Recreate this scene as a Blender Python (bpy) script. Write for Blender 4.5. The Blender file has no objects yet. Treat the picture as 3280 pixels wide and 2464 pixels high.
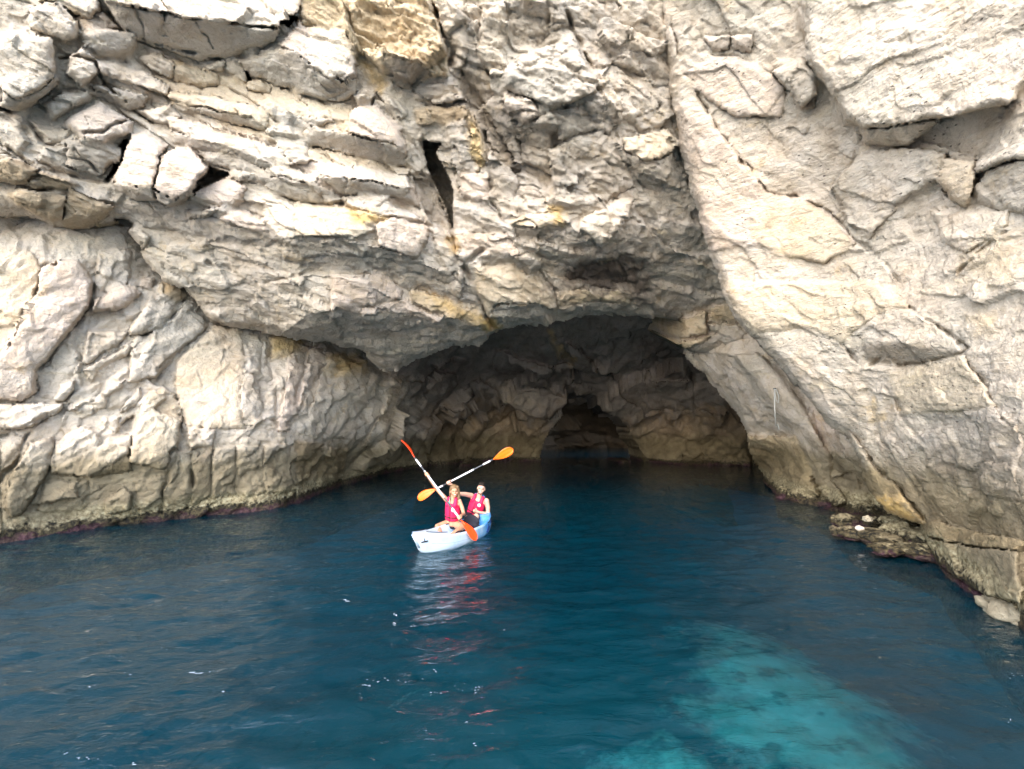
import bpy, bmesh, math, random
import numpy as np
from mathutils import Vector, Matrix

random.seed(7)
S = bpy.context.scene
COL = S.collection

# ------------------------------------------------------------------ camera
F_SRC = 1457.6                      # focal length in pixels of a 3280 px wide picture
CAM = np.array([0.0, 0.0, 2.2])
PITCH = math.radians(5.2)
FWD = np.array([0.0, math.cos(PITCH), math.sin(PITCH)])
UPV = np.array([0.0, -math.sin(PITCH), math.cos(PITCH)])
RGT = np.array([1.0, 0.0, 0.0])
cam_data = bpy.data.cameras.new('camera')
cam = bpy.data.objects.new('camera', cam_data); COL.objects.link(cam)
cam.location = CAM
cam.rotation_euler = (math.radians(90) + PITCH, 0, 0)
cam_data.sensor_width = 36.0
cam_data.lens = 36.0 * F_SRC / 3280.0
cam_data.clip_start = 0.05; cam_data.clip_end = 4000
S.camera = cam

# ------------------------------------------------------------------ light
SUN_EL, SUN_AZ = math.radians(38), math.radians(205)     # azimuth from +y towards +x : behind the camera, to the left
w = bpy.data.worlds.new('World'); S.world = w; w.use_nodes = True
nt = w.node_tree; nt.nodes.clear()
sky = nt.nodes.new('ShaderNodeTexSky'); sky.sky_type = 'NISHITA'; sky.sun_disc = False
sky.sun_elevation = SUN_EL; sky.sun_rotation = SUN_AZ
sky.air_density = 1.0; sky.dust_density = 1.5; sky.ozone_density = 1.0
bg = nt.nodes.new('ShaderNodeBackground'); bg.inputs[1].default_value = 0.15
wo = nt.nodes.new('ShaderNodeOutputWorld')
nt.links.new(sky.outputs[0], bg.inputs[0]); nt.links.new(bg.outputs[0], wo.inputs[0])
sd = bpy.data.lights.new('sun', 'SUN'); sd.energy = 1.4; sd.angle = math.radians(100); sd.color = (1.0, 0.94, 0.85)
sun = bpy.data.objects.new('sun', sd); COL.objects.link(sun)
dirv = Vector((math.sin(SUN_AZ)*math.cos(SUN_EL), math.cos(SUN_AZ)*math.cos(SUN_EL), math.sin(SUN_EL)))
sun.rotation_euler = dirv.to_track_quat('Z', 'Y').to_euler()
S.view_settings.view_transform = 'Standard'; S.view_settings.look = 'None'
S.view_settings.exposure = 2.28; S.view_settings.gamma = 1.0
S.view_settings.use_curve_mapping = False
S.render.engine = 'CYCLES'
S.cycles.use_denoising = True
S.cycles.max_bounces = 8; S.cycles.diffuse_bounces = 4; S.cycles.glossy_bounces = 4
S.cycles.transparent_max_bounces = 12; S.cycles.transmission_bounces = 6
S.cycles.caustics_reflective = True; S.cycles.blur_glossy = 1.0; S.cycles.caustics_refractive = False

# ------------------------------------------------------------------ helpers
def tag(o, label=None, cat=None, group=None, kind=None):
    if label: o['label'] = label
    if cat: o['category'] = cat
    if group: o['group'] = group
    if kind: o['kind'] = kind
    return o

def np_mesh(name, verts, faces, mat=None, parent=None, smooth=True, cols=None):
    me = bpy.data.meshes.new(name)
    verts = np.asarray(verts, dtype=np.float32); faces = np.asarray(faces, dtype=np.int32)
    me.vertices.add(len(verts)); me.vertices.foreach_set('co', verts.ravel())
    n, k = faces.shape
    me.loops.add(n*k); me.loops.foreach_set('vertex_index', faces.ravel())
    me.polygons.add(n)
    me.polygons.foreach_set('loop_start', np.arange(0, n*k, k, dtype=np.int32))
    me.polygons.foreach_set('loop_total', np.full(n, k, dtype=np.int32))
    if smooth: me.polygons.foreach_set('use_smooth', np.ones(n, dtype=bool))
    if cols is not None:
        a = me.color_attributes.new('tint', 'FLOAT_COLOR', 'POINT')
        c = np.ones((len(verts), 4), dtype=np.float32); c[:, :cols.shape[1]] = cols
        a.data.foreach_set('color', c.ravel())
    me.update(calc_edges=True); me.validate()
    if mat: me.materials.append(mat)
    o = bpy.data.objects.new(name, me); COL.objects.link(o)
    if parent: o.parent = parent
    return o

def _hash(ix, iy, iz, seed):
    h = (ix.astype(np.int64)*73856093) ^ (iy.astype(np.int64)*19349663) ^ (iz.astype(np.int64)*83492791) ^ (seed*2654435761)
    h &= 0xffffffff
    h = ((h ^ (h >> 15)) * 2246822519) & 0xffffffff
    h = ((h ^ (h >> 13)) * 3266489917) & 0xffffffff
    h ^= h >> 16
    return h

def vnoise(p, seed=0):
    """smooth gradient noise, about -1..1; p (N,3)"""
    i = np.floor(p).astype(np.int64); f = p - i
    u = f*f*f*(f*(f*6-15)+10)
    out = 0
    for dx in (0, 1):
        wx = u[:, 0] if dx else 1-u[:, 0]
        for dy in (0, 1):
            wy = u[:, 1] if dy else 1-u[:, 1]
            for dz in (0, 1):
                wz = u[:, 2] if dz else 1-u[:, 2]
                h = _hash(i[:, 0]+dx, i[:, 1]+dy, i[:, 2]+dz, seed)
                gx = (h & 1023)/511.5-1; gy = ((h >> 10) & 1023)/511.5-1; gz = ((h >> 20) & 1023)/511.5-1
                out = out + wx*wy*wz*(gx*(f[:, 0]-dx)+gy*(f[:, 1]-dy)+gz*(f[:, 2]-dz))
    return out*1.3

def fbm(p, octv=4, seed=0, gain=0.5, ridged=False):
    a, s, t = 1.0, 0, 0
    for k in range(octv):
        n = vnoise(p*(2.03**k)+k*17.3, seed+k)
        if ridged: n = 1-2*np.abs(n)
        s = s + a*n; t += a; a *= gain
    return s/t

def voro(p, seed=0):
    """nearest-cell faceting: returns random height, random tilt . (p-seed), and F2-F1"""
    i = np.floor(p).astype(np.int64)
    n = len(p); f1 = np.full(n, 9.0); f2 = np.full(n, 9.0); hid = np.zeros(n, dtype=np.int64); dv = np.zeros((n, 3))
    for dx in (-1, 0, 1):
        for dy in (-1, 0, 1):
            for dz in (-1, 0, 1):
                cx, cy, cz = i[:, 0]+dx, i[:, 1]+dy, i[:, 2]+dz
                h = _hash(cx, cy, cz, seed)
                q = np.stack([cx+(h & 1023)/1023., cy+((h >> 10) & 1023)/1023., cz+((h >> 20) & 1023)/1023.], 1)
                d = p-q; r = np.sqrt((d*d).sum(1))
                m = r < f1
                f2 = np.where(m, f1, np.minimum(f2, r)); f1 = np.where(m, r, f1)
                hid = np.where(m, h, hid); dv[m] = d[m]
    h2 = _hash(hid, hid >> 7, hid >> 3, 5)
    t = np.stack([(h2 & 255)/127.5-1, ((h2 >> 8) & 255)/127.5-1, ((h2 >> 16) & 255)/127.5-1], 1)
    return ((h2 >> 20) & 255)/127.5-1, (t*dv).sum(1), f2-f1

def inpoly(x, y, P):
    P = np.asarray(P, float); r = np.zeros(x.shape, bool); n = len(P)
    for k in range(n):
        x0, y0 = P[k]; x1, y1 = P[(k+1) % n]
        if y0 == y1: continue
        c = (y0 > y) != (y1 > y)
        r ^= c & (x < (x1-x0)*(y-y0)/(y1-y0)+x0)
    return r

def segdist(x, y, P, closed=True):
    P = np.asarray(P, float); n = len(P); d = np.full(x.shape, 1e9)
    for k in range(n if closed else n-1):
        x0, y0 = P[k]; x1, y1 = P[(k+1) % n]
        vx, vy = x1-x0, y1-y0; L = vx*vx+vy*vy+1e-9
        t = np.clip(((x-x0)*vx+(y-y0)*vy)/L, 0, 1)
        d = np.minimum(d, np.hypot(x-x0-t*vx, y-y0-t*vy))
    return d

def unproject(x, y, d):
    """picture position (3280 x 2464 px) and depth in metres -> world"""
    u = (x-1640.0)/F_SRC; v = (1232.0-y)/F_SRC
    return CAM+d[..., None]*(FWD+u[..., None]*RGT+v[..., None]*UPV)

def water_depth(y):
    v = (1232.0-y)/F_SRC
    return -CAM[2]/(FWD[2]+v*UPV[2])

def onwater(x, y, z=0.0):
    v = (1232.0-y)/F_SRC; d = (z-CAM[2])/(FWD[2]+v*UPV[2])
    return unproject(np.array(float(x)), np.array(float(y)), np.array(float(d)))

def tps(pts, X, Y):
    pts = np.array(pts, float); P = pts[:, :2]/1000.0; n = len(P)
    def U(r2): return np.where(r2 > 0, 0.5*r2*np.log(r2+1e-12), 0)
    r2 = ((P[:, None]-P[None])**2).sum(2)
    A = np.zeros((n+3, n+3)); A[:n, :n] = U(r2)+np.eye(n)*0.004; A[:n, n:] = np.c_[np.ones(n), P]; A[n:, :n] = A[:n, n:].T
    wts = np.linalg.solve(A, np.r_[np.log(pts[:, 2]), 0, 0, 0])
    x, y = X/1000.0, Y/1000.0
    out = wts[n]+wts[n+1]*x+wts[n+2]*y
    for k in range(n): out = out+wts[k]*U((x-P[k, 0])**2+(y-P[k, 1])**2)
    return np.exp(out)
# ------------------------------------------------------------------ materials
class N:
    def __init__(s, name):
        s.m = bpy.data.materials.new(name); s.m.use_nodes = True; s.t = s.m.node_tree; s.t.nodes.clear()
        s.out = s.t.nodes.new('ShaderNodeOutputMaterial')
    def n(s, typ, ins=None, **kw):
        nd = s.t.nodes.new('ShaderNode'+typ)
        for k, v in kw.items(): setattr(nd, k, v)
        for k, v in (ins or {}).items():
            if isinstance(v, bpy.types.NodeSocket): s.t.links.new(v, nd.inputs[k])
            else: nd.inputs[k].default_value = v
        return nd
    def noise(s, vec, scale, detail=5, rough=0.55, dist=0.0):
        return s.n('TexNoise', {'Vector': vec, 'Scale': scale, 'Detail': detail, 'Roughness': rough, 'Distortion': dist}).outputs[0]
    def ramp(s, fac, stops, interp='LINEAR'):
        r = s.n('ValToRGB', {0: fac}); cr = r.color_ramp; cr.interpolation = interp
        while len(cr.elements) < len(stops): cr.elements.new(0.5)
        for e, (p, c) in zip(cr.elements, stops):
            e.position = p; e.color = (c if isinstance(c, tuple) else (c, c, c))+(1,)
        return r.outputs[0]
    def mix(s, fac, a, b, mode='MIX'):
        m = s.n('Mix', data_type='RGBA', blend_type=mode)
        for k, v in ((0, fac), (6, a), (7, b)):
            if isinstance(v, bpy.types.NodeSocket): s.t.links.new(v, m.inputs[k])
            elif k == 0: m.inputs[k].default_value = v
            else: m.inputs[k].default_value = tuple(v)+(1,)
        return m.outputs[2]
    def math(s, op, a, b=0.0, c=None, clamp=False):
        m = s.n('Math', operation=op, use_clamp=clamp)
        for k, v in ((0, a), (1, b), (2, c)):
            if v is None: continue
            if isinstance(v, bpy.types.NodeSocket): s.t.links.new(v, m.inputs[k])
            else: m.inputs[k].default_value = v
        return m.outputs[0]
    def mapr(s, v, a, b, c=0.0, d=1.0):
        return s.n('MapRange', {0: v, 1: a, 2: b, 3: c, 4: d}).outputs[0]
    def done(s, shader): s.t.links.new(shader, s.out.inputs[0]); return s.m

def rock_material(name, rot, strata=1.0, pits=0.0, wet=True, dark=1.0):
    N_ = N(name)
    geo = N_.n('NewGeometry').outputs['Position']
    bed = N_.n('Mapping', {'Vector': geo, 'Rotation': rot, 'Scale': (0.35, 0.6, 2.6)}).outputs[0]
    tint = N_.n('Attribute', attribute_name='tint').outputs['Color']
    big = N_.noise(geo, 0.55, 4, 0.6)
    mid = N_.noise(geo, 2.2, 6, 0.62)
    fine = N_.noise(geo, 14.0, 6, 0.65)
    grit = N_.noise(geo, 55.0, 3, 0.6)
    lay = N_.noise(bed, 2.2, 7, 0.68, 0.25)
    c = N_.ramp(mid, [(0.28, (0.37, 0.30, 0.225)), (0.45, (0.51, 0.43, 0.34)), (0.60, (0.59, 0.51, 0.43)), (0.75, (0.63, 0.575, 0.515))])
    c = N_.mix(N_.mapr(big, 0.42, 0.62, 0, 0.8), c, N_.ramp(fine, [(0.3, (0.34, 0.31, 0.26)), (0.7, (0.58, 0.52, 0.43))]))
    # creamy and ochre bands that follow the bedding
    c = N_.mix(N_.mapr(lay, 0.55, 0.72, 0, 0.5), c, (0.62, 0.53, 0.38))
    c = N_.mix(N_.mapr(lay, 0.42, 0.30, 0, 0.4), c, (0.30, 0.27, 0.24))
    och = N_.noise(N_.n('Mapping', {'Vector': geo, 'Location': (3.1, 5, 9)}).outputs[0], 1.4, 6, 0.7)
    c = N_.mix(N_.mapr(och, 0.60, 0.72, 0, 0.40), c, (0.52, 0.34, 0.13))
    spot = N_.noise(N_.n('Mapping', {'Vector': geo, 'Location': (13.1, 2, 5)}).outputs[0], 7.0, 5, 0.75)
    c = N_.mix(N_.mapr(spot, 0.58, 0.70, 0, 0.45), c, (0.17, 0.15, 0.125))
    c = N_.mix(N_.mapr(grit, 0.40, 0.30, 0, 0.4), c, (0.12, 0.105, 0.09))
    c = N_.mix(1.0, c, tint, 'MULTIPLY')
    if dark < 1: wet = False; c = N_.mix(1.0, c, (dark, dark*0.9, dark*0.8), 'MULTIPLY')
    if pits:
        st2 = N_.noise(N_.n('Mapping', {'Vector': geo, 'Rotation': (0, math.radians(-48), 0), 'Scale': (0.5, 1, 3.0)}).outputs[0], 3.0, 6, 0.7)
        c = N_.mix(N_.mapr(st2, 0.52, 0.66, 0, 0.45), c, (0.20, 0.18, 0.155)); c = N_.mix(N_.mapr(st2, 0.42, 0.30, 0, 0.4), c, (0.66, 0.62, 0.55))
        pv = N_.n('TexVoronoi', {'Vector': N_.n('Mapping', {'Vector': geo, 'Rotation': rot, 'Scale': (1, 1, 1.8)}).outputs[0], 'Scale': 6.5, 'Randomness': 1.0})
        pd = N_.mapr(pv.outputs['Distance'], 0.10, 0.17, 1, 0)
        pm = N_.mapr(N_.noise(geo, 1.1, 3), 0.50, 0.60)
        pit = N_.math('MULTIPLY', pd, pm)
        c = N_.mix(N_.math('MULTIPLY', pit, 0.7*pits), c, (0.06, 0.05, 0.045))
    # tide bands, by height above the water
    sep = N_.n('SeparateXYZ', {0: geo}).outputs[2]
    z = N_.math('ADD', sep, N_.mapr(N_.noise(geo, 1.6, 5, 0.7), 0.2, 0.8, -0.32, 0.32))
    if wet:
        olive = N_.ramp(mid, [(0.3, (0.10, 0.08, 0.045)), (0.7, (0.27, 0.22, 0.13))])
        tsep = N_.n('SeparateColor', {0: tint}).outputs
        keep = N_.mapr(N_.math('SUBTRACT', tsep[0], tsep[2]), 0.36, 0.60, 1, 0)
        shade = N_.mapr(tsep[0], 0.5, 0.85, 0.05, 1)
        olive = N_.mix(1.0, olive, N_.mix(0.6, tint, (1, 1, 1)), 'MULTIPLY')
        c = N_.mix(N_.math('MULTIPLY', N_.mapr(z, 2.0, 1.3, 0, 0.85), keep), c, olive)
        zb = N_.math('ADD', sep, N_.mapr(N_.noise(geo, 3.5, 5, 0.7), 0.2, 0.8, -0.15, 0.15))
        crust = N_.ramp(fine, [(0.38, (0.15, 0.12, 0.065)), (0.55, (0.36, 0.31, 0.19)), (0.7, (0.50, 0.46, 0.32))])
        m1 = N_.math('MULTIPLY', shade, N_.math('MULTIPLY', N_.mapr(zb, 0.62, 0.42), N_.mapr(big, 0.35, 0.55, 0.35, 1)))
        c = N_.mix(m1, c, crust)
        c = N_.mix(N_.mapr(zb, 0.27, 0.20), c, N_.ramp(fine, [(0.40, (0.012, 0.012, 0.01)), (0.65, (0.12, 0.095, 0.05))]))
        c = N_.mix(N_.math('MULTIPLY', N_.mapr(zb, 0.12, 0.09), N_.mapr(N_.noise(geo, 0.9, 4, 0.7), 0.42, 0.56, 0.1, 0.85)), c, N_.ramp(fine, [(0.35, (0.03, 0.012, 0.017)), (0.7, (0.11, 0.05, 0.07))]))
    # relief
    h = N_.math('ADD', N_.math('MULTIPLY', fine, 0.55), N_.math('MULTIPLY', grit, 0.16))
    h = N_.math('ADD', h, N_.math('MULTIPLY', mid, 0.9))
    h = N_.math('ADD', h, N_.math('MULTIPLY', lay, 1.1*strata))
    cr = N_.n('TexVoronoi', {'Vector': N_.n('Mapping', {'Vector': N_.n('VectorMath', {0: geo, 1: N_.n('VectorMath', {0: N_.n('TexNoise', {'Vector': geo, 'Scale': 3.0, 'Detail': 3}).outputs['Color'], 3: 0.35}, operation='SCALE').outputs[0]}, operation='ADD').outputs[0], 'Rotation': rot, 'Scale': (1, 1, 2.2)}).outputs[0], 'Scale': 1.1}, feature='DISTANCE_TO_EDGE').outputs[0]
    crack = N_.mapr(cr, 0.0, 0.035)
    h = N_.math('ADD', h, N_.math('MULTIPLY', crack, 0.10))
    if pits: h = N_.math('ADD', h, N_.math('MULTIPLY', st2, -0.9))
    if pits: h = N_.math('SUBTRACT', h, N_.math('MULTIPLY', pit, 0.6*pits))
    b = N_.n('Bump', {'Height': h, 'Strength': 0.8, 'Distance': 0.10})
    p = N_.n('BsdfPrincipled', {'Base Color': c, 'Roughness': N_.mapr(sep, 0.1, 0.7, 0.55, 0.93), 'Normal': b.outputs[0]})
    p.inputs['Specular IOR Level'].default_value = 0.22
    return N_.done(p.outputs[0])

R_LEFT = (0, math.radians(-17), 0.15)
R_RIGHT = (0.3, math.radians(38), 0.1)
M_A = rock_material('rock_strata', R_LEFT, 1.0)
M_L = rock_material('rock_lower', (0, math.radians(50), 0), 0.45)
M_C = rock_material('rock_chamber_shade', (0, 0, 0), 0.6, dark=0.14)  # darkened copy of the rock, the chamber's shade painted into its colour
M_R = rock_material('rock_pitted', (0, math.radians(26), 0), 0.8, 1.0)

# ------------------------------------------------------------------ relief builder
Z2 = lambda x, y: (x*.49729, y*.49729)
Z3 = lambda x, y: (1000+x*.5425, y*.5425)
Z4 = lambda x, y: (2100+x*.5415, y*.5415)
Z5 = lambda x, y: (x*.6018, 800+y*.6018)
Z6 = lambda x, y: (1100+x*.6329, 800+y*.6329)
Z7 = lambda x, y: (2200+x*.7219, 900+y*.7219)
K = 3280/2212.0
FULL = lambda x, y: (x*K, y*K)
def P(T, s):
    v = [float(a) for a in s.replace(',', ' ').split()]
    return [T(v[i], v[i+1]) for i in range(0, len(v), 2)]

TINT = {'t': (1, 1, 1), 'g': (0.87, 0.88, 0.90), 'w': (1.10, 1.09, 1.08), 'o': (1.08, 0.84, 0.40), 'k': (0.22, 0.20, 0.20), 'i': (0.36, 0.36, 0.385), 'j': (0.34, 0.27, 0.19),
        'd': (0.70, 0.68, 0.66), 'y': (1.06, 0.96, 0.78), 'p': (1.06, 1.01, 1.01), 'b': (0.74, 0.66, 0.54), 'c': (1.08, 1.03, 0.94)}  # i, j: cave interior tints with its shade painted in; j is browner

def sheet(name, bbox, mask, base, facets, cracks, mat, step=4.6, skirt=((0, .3, .1), (0, 1., .36), (0, 3., 1.05), (0, 7., 2.4)),
          rot=-17, holes=(), aniso=(0.75, 1.0, 1.7), amp=1.0, lam=230.0, blobs=(), seed=1, label=None, lip=0.45, offk=0.68, soft=0.9, ledge=1.0):
    x0, y0, x1, y1 = bbox
    # steps grow outside the picture
    def axis(a, b, lo, hi):
        v = [lo]; 
        core = np.arange(max(a, lo), min(b, hi)+step, step)
        left = []; s = step; p = core[0]
        while p > a: s *= 1.06; p -= s; left.append(p)
        right = []; s = step; p = core[-1]
        while p < b: s *= 1.06; p += s; right.append(p)
        return np.array(left[::-1]+list(core)+right)
    xs = axis(x0, x1, max(x0, -60), min(x1, 3340)); ys = axis(y0, y1, max(y0, -60), min(y1, 2524))
    # uniform grid for the facet slopes
    ux = np.arange(x0-100, x1+100, step*1.3); uy = np.arange(y0-100, y1+100, step*1.3)
    def warp(X, Y):
        q = np.stack([X.ravel()/95., Y.ravel()/95., np.full(X.size, seed*3.7)], 1)
        a = 20*fbm(q, 6, seed+40, 0.66); b = 20*fbm(q+31.3, 6, seed+50, 0.66)
        return X+a.reshape(X.shape), Y+b.reshape(Y.shape)
    def idmap(X, Y, want_edge):
        wx, wy = warp(X, Y); ID = np.full(X.shape, -1, int); E = np.full(X.shape, 60.0)
        for k, f in enumerate(facets):
            pts = np.array(f[0]); lo = pts.min(0)-30; hi = pts.max(0)+30
            iy = np.where((Y[:, 0] > lo[1]) & (Y[:, 0] < hi[1]))[0]; ix = np.where((X[0] > lo[0]) & (X[0] < hi[0]))[0]
            if len(iy) == 0 or len(ix) == 0: continue
            sl = (slice(iy[0], iy[-1]+1), slice(ix[0], ix[-1]+1))
            a, b = wx[sl], wy[sl]; m = inpoly(a, b, pts); ID[sl][m] = k
            if want_edge:
                d = segdist(a, b, pts); E[sl] = np.where(m, d, np.minimum(E[sl], d))
        return ID, E, wx, wy
    UX, UY = np.meshgrid(ux, uy); ID, _, _, _ = idmap(UX, UY, False)
    sx = np.array([f[1] for f in facets]+[0.0]); sy = np.array([f[2] for f in facets]+[0.0])
    gx, gy = sx[ID], sy[ID]
    ky = 2*np.pi*np.fft.fftfreq(len(uy), step*1.3)[:, None]; kx = 2*np.pi*np.fft.fftfreq(len(ux), step*1.3)[None]
    ph = -(1j*kx*np.fft.fft2(gx)+1j*ky*np.fft.fft2(gy))/(kx**2+ky**2+1/lam**2)
    phi = np.real(np.fft.ifft2(ph))
    X, Y = np.meshgrid(xs, ys)
    ID, E, WX, WY = idmap(X, Y, True)
    fx = (X-ux[0])/(step*1.3); fy = (Y-uy[0])/(step*1.3)
    ix = np.clip(fx.astype(int), 0, len(ux)-2); iy = np.clip(fy.astype(int), 0, len(uy)-2); fx = np.clip(fx-ix, 0, 1); fy = np.clip(fy-iy, 0, 1)
    PH = (phi[iy, ix]*(1-fx)*(1-fy)+phi[iy, ix+1]*fx*(1-fy)+phi[iy+1, ix]*(1-fx)*fy+phi[iy+1, ix+1]*fx*fy)
    D = tps(base, X, Y); D0 = D.copy()
    D = D+PH*D/F_SRC
    off = np.array([f[3] for f in facets]+[0.0])[ID]
    
    hole = off < -0.5
    off = np.where(hole, off, off*offk); ob = np.where(hole, 0, off)
    for _ in range(14): ob[1:-1, 1:-1] = (ob[:-2, 1:-1]+ob[2:, 1:-1]+ob[1:-1, :-2]+ob[1:-1, 2:])/4
    mm = np.clip(0.5+2.6*fbm(np.stack([X.ravel()/120., Y.ravel()/120., X.ravel()*0+seed*2.1], 1), 3, seed+61), 0, 1).reshape(X.shape)*soft
    mm = np.where(hole, 0, mm); off = off*(1-mm)+ob*mm
    D = D-off+(1-mm)*np.where(ID >= 0, 0.06, 0.03)*np.exp(-E/6.0)*np.where(off < -0.5, 0, 1)
    for pl, wd, dp in cracks:
        pts = np.array(pl); d = segdist(WX, WY, pl, False)
        kv = np.clip(.55+2.2*fbm(np.stack([X.ravel()/55., Y.ravel()/55., X.ravel()*0+wd*3.1], 1), 3, seed+33), .05, 1.3).reshape(X.shape); D = D+0.55*dp*kv*np.exp(-(d/((.35+.75*kv)*wd))**2)
    M = inpoly(WX, WY, mask)
    for h in holes: M &= ~inpoly(WX, WY, h)
    ed = segdist(WX, WY, mask)
    for h in holes: ed = np.minimum(ed, segdist(WX, WY, h))
    D = D+lip*np.exp(-ed/14.0)
    Pw = unproject(X, Y, D)
    # procedural relief along the normal, in world space
    gX = np.gradient(unproject(X, Y, D0), axis=1); gY = np.gradient(unproject(X, Y, D0), axis=0)
    Nn = np.cross(gY, gX); Nn /= np.linalg.norm(Nn, axis=2, keepdims=True)+1e-9
    Q = Pw.reshape(-1, 3)
    r = math.radians(rot); c, s = math.cos(r), math.sin(r)
    B = np.stack([Q[:, 0]*c-Q[:, 2]*s, Q[:, 1], Q[:, 0]*s+Q[:, 2]*c], 1)
    wv = np.stack([fbm(Q*0.9, 3, seed+7), fbm(Q*0.9+9, 3, seed+8), fbm(Q*0.9+21, 3, seed+9)], 1)*0.35
    an = np.array(aniso)
    Dm = np.zeros(len(Q))
    for sc, hh, tt, cc in ((0.85, 0.06, 0.13, 0.02), (2.3, 0.022, 0.06, 0.010), (5.5, 0.008, 0.020, 0.004)):
        h_, t_, e_ = voro((B+wv)*an*sc, seed+int(sc*10))
        Dm += hh*h_+tt*t_-cc*np.exp(-e_/0.06)
    led = fbm(B*np.array([0.35, 0.5, 2.4])*1.5+wv, 5, seed+3, 0.6)
    Dm += 0.11*led
    Dm += 0.05*fbm(Q*2.2, 5, seed+5, 0.6, True)+0.022*fbm(Q*9.0, 3, seed+6, 0.6)
    rough = np.array([(f[5] if len(f) > 5 else 1.0) for f in facets]+[1.0])[ID].ravel()
    # thin beds weathered into little overhanging ledges
    for fr_, am_ in ((1.7, .085), (5.2, .030)):
        tt = B[:, 2]*fr_+0.8*fbm(B*np.array([.5, .7, .9])+seed, 4, seed+90, .6)*min(1, 2.5/fr_)+wv[:, 0]
        hgt = tt-np.floor(tt); amp_ = _hash(np.floor(tt).astype(np.int64), np.zeros(len(tt), np.int64), np.zeros(len(tt), np.int64), seed) % 1000/1000.
        sh = np.clip((1-hgt)/.14, 0, 1); mk2 = np.clip(.5+2.2*fbm(Q*.5+fr_*7, 3, seed+95), 0, 1)
        Dm += ledge*am_*(.3+amp_)*((1-hgt)*-1+1)*sh*mk2
    Dm += 0.010*fbm(Q*22.0, 2, seed+16, 0.6)
    far = np.clip(D0.ravel()/13.0-1, 0, 1)
    h_, t_, e_ = voro((B+wv*2)*np.array([.22, .3, .6]), seed+77)
    Dm = Dm*(1-.5*far)+far*(.45*h_+.35*t_)+far*.35*fbm(B*np.array([.25, .4, 1.1])+wv, 4, seed+78, .55)
    Dm *= amp*rough
    Pw = (Q+Nn.reshape(-1, 3)*Dm[:, None]).reshape(Pw.shape)
    # colour
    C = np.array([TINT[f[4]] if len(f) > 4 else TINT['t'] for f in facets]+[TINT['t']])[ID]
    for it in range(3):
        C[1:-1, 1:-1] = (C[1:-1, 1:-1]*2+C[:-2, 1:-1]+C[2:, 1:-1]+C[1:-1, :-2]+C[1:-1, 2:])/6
    nz = fbm(np.stack([X.ravel()/28., Y.ravel()/28., X.ravel()*0+seed], 1), 5, seed+70, 0.65).reshape(X.shape)
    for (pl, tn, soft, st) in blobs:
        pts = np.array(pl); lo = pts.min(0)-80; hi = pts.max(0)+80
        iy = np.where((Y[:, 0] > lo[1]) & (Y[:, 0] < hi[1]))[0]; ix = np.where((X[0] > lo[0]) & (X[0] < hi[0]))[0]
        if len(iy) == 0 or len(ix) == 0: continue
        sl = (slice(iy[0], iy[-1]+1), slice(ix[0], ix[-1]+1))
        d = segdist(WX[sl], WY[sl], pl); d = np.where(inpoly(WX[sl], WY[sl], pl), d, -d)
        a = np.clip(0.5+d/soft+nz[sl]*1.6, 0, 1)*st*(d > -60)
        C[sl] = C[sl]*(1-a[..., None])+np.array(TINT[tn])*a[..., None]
    # faces
    H, W = X.shape
    V = Pw.reshape(-1, 3); Cf = C.reshape(-1, 3)
    cm = M[:-1, :-1] & M[1:, :-1] & M[:-1, 1:] & M[1:, 1:]
    idx = np.arange(H*W).reshape(H, W)
    quad = np.stack([idx[:-1, :-1], idx[1:, :-1], idx[1:, 1:], idx[:-1, 1:]], -1)
    cid = ID[:-1, :-1]
    def sub(faces, nm, parent=None):
        u, inv = np.unique(faces, return_inverse=True)
        return np_mesh(nm, V[u], inv.reshape(faces.shape), mat, parent, True, Cf[u])
    # skirt that carries the rock back from every edge of the sheet
    bE = []
    pad = np.zeros((H+1, W+1), bool); pad[1:-1, 1:-1] = cm
    up = cm & ~pad[:-2, 1:-1]; dn = cm & ~pad[2:, 1:-1]; lf = cm & ~pad[1:-1, :-2]; rt = cm & ~pad[1:-1, 2:]
    q = quad
    bE = np.concatenate([q[up][:, [3, 0]], q[dn][:, [1, 2]], q[lf][:, [0, 1]], q[rt][:, [2, 3]]])
    main = quad[cm & ((cid < 0) | (np.isin(cid, np.where(np.bincount(np.where((cid >= 0) & cm, cid, 0).ravel(), minlength=len(facets)) < 40)[0])))]
    u, inv = np.unique(bE, return_inverse=True); bI = inv.reshape(bE.shape)
    um, invm = np.unique(main, return_inverse=True)
    verts = [V[um]]; cols = [Cf[um]]; faces = [invm.reshape(main.shape)]
    n0 = len(um); rings = [V[u]]+[V[u]+np.array(o)+0.25*min(1, k)*np.c_[fbm(V[u]*1.3+k*5, 3, 3), fbm(V[u]*1.3+k*9, 3, 4)*0, fbm(V[u]*1.3+k*7, 3, 5)] for k, o in enumerate(skirt, 1)]
    for k, rg in enumerate(rings):
        verts.append(rg); cols.append(Cf[u])
    for k in range(len(rings)-1):
        a = n0+k*len(u); b = n0+(k+1)*len(u)
        faces.append(np.stack([bI[:, 1]+a, bI[:, 0]+a, bI[:, 0]+b, bI[:, 1]+b], 1))
    root = np_mesh(name, np.concatenate(verts), np.concatenate(faces), mat, None, True, np.concatenate(cols))
    tag(root, label=label, kind='structure')
    for k, f in enumerate(facets):
        fc = quad[cm & (cid == k)]
        if len(fc) < 40: continue
        nm = 'crevice' if f[3] < -0.5 else ('rock_block' if f[3] > 0.12 else 'rock_face')
        sub(fc, nm, root)
    return root
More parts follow.
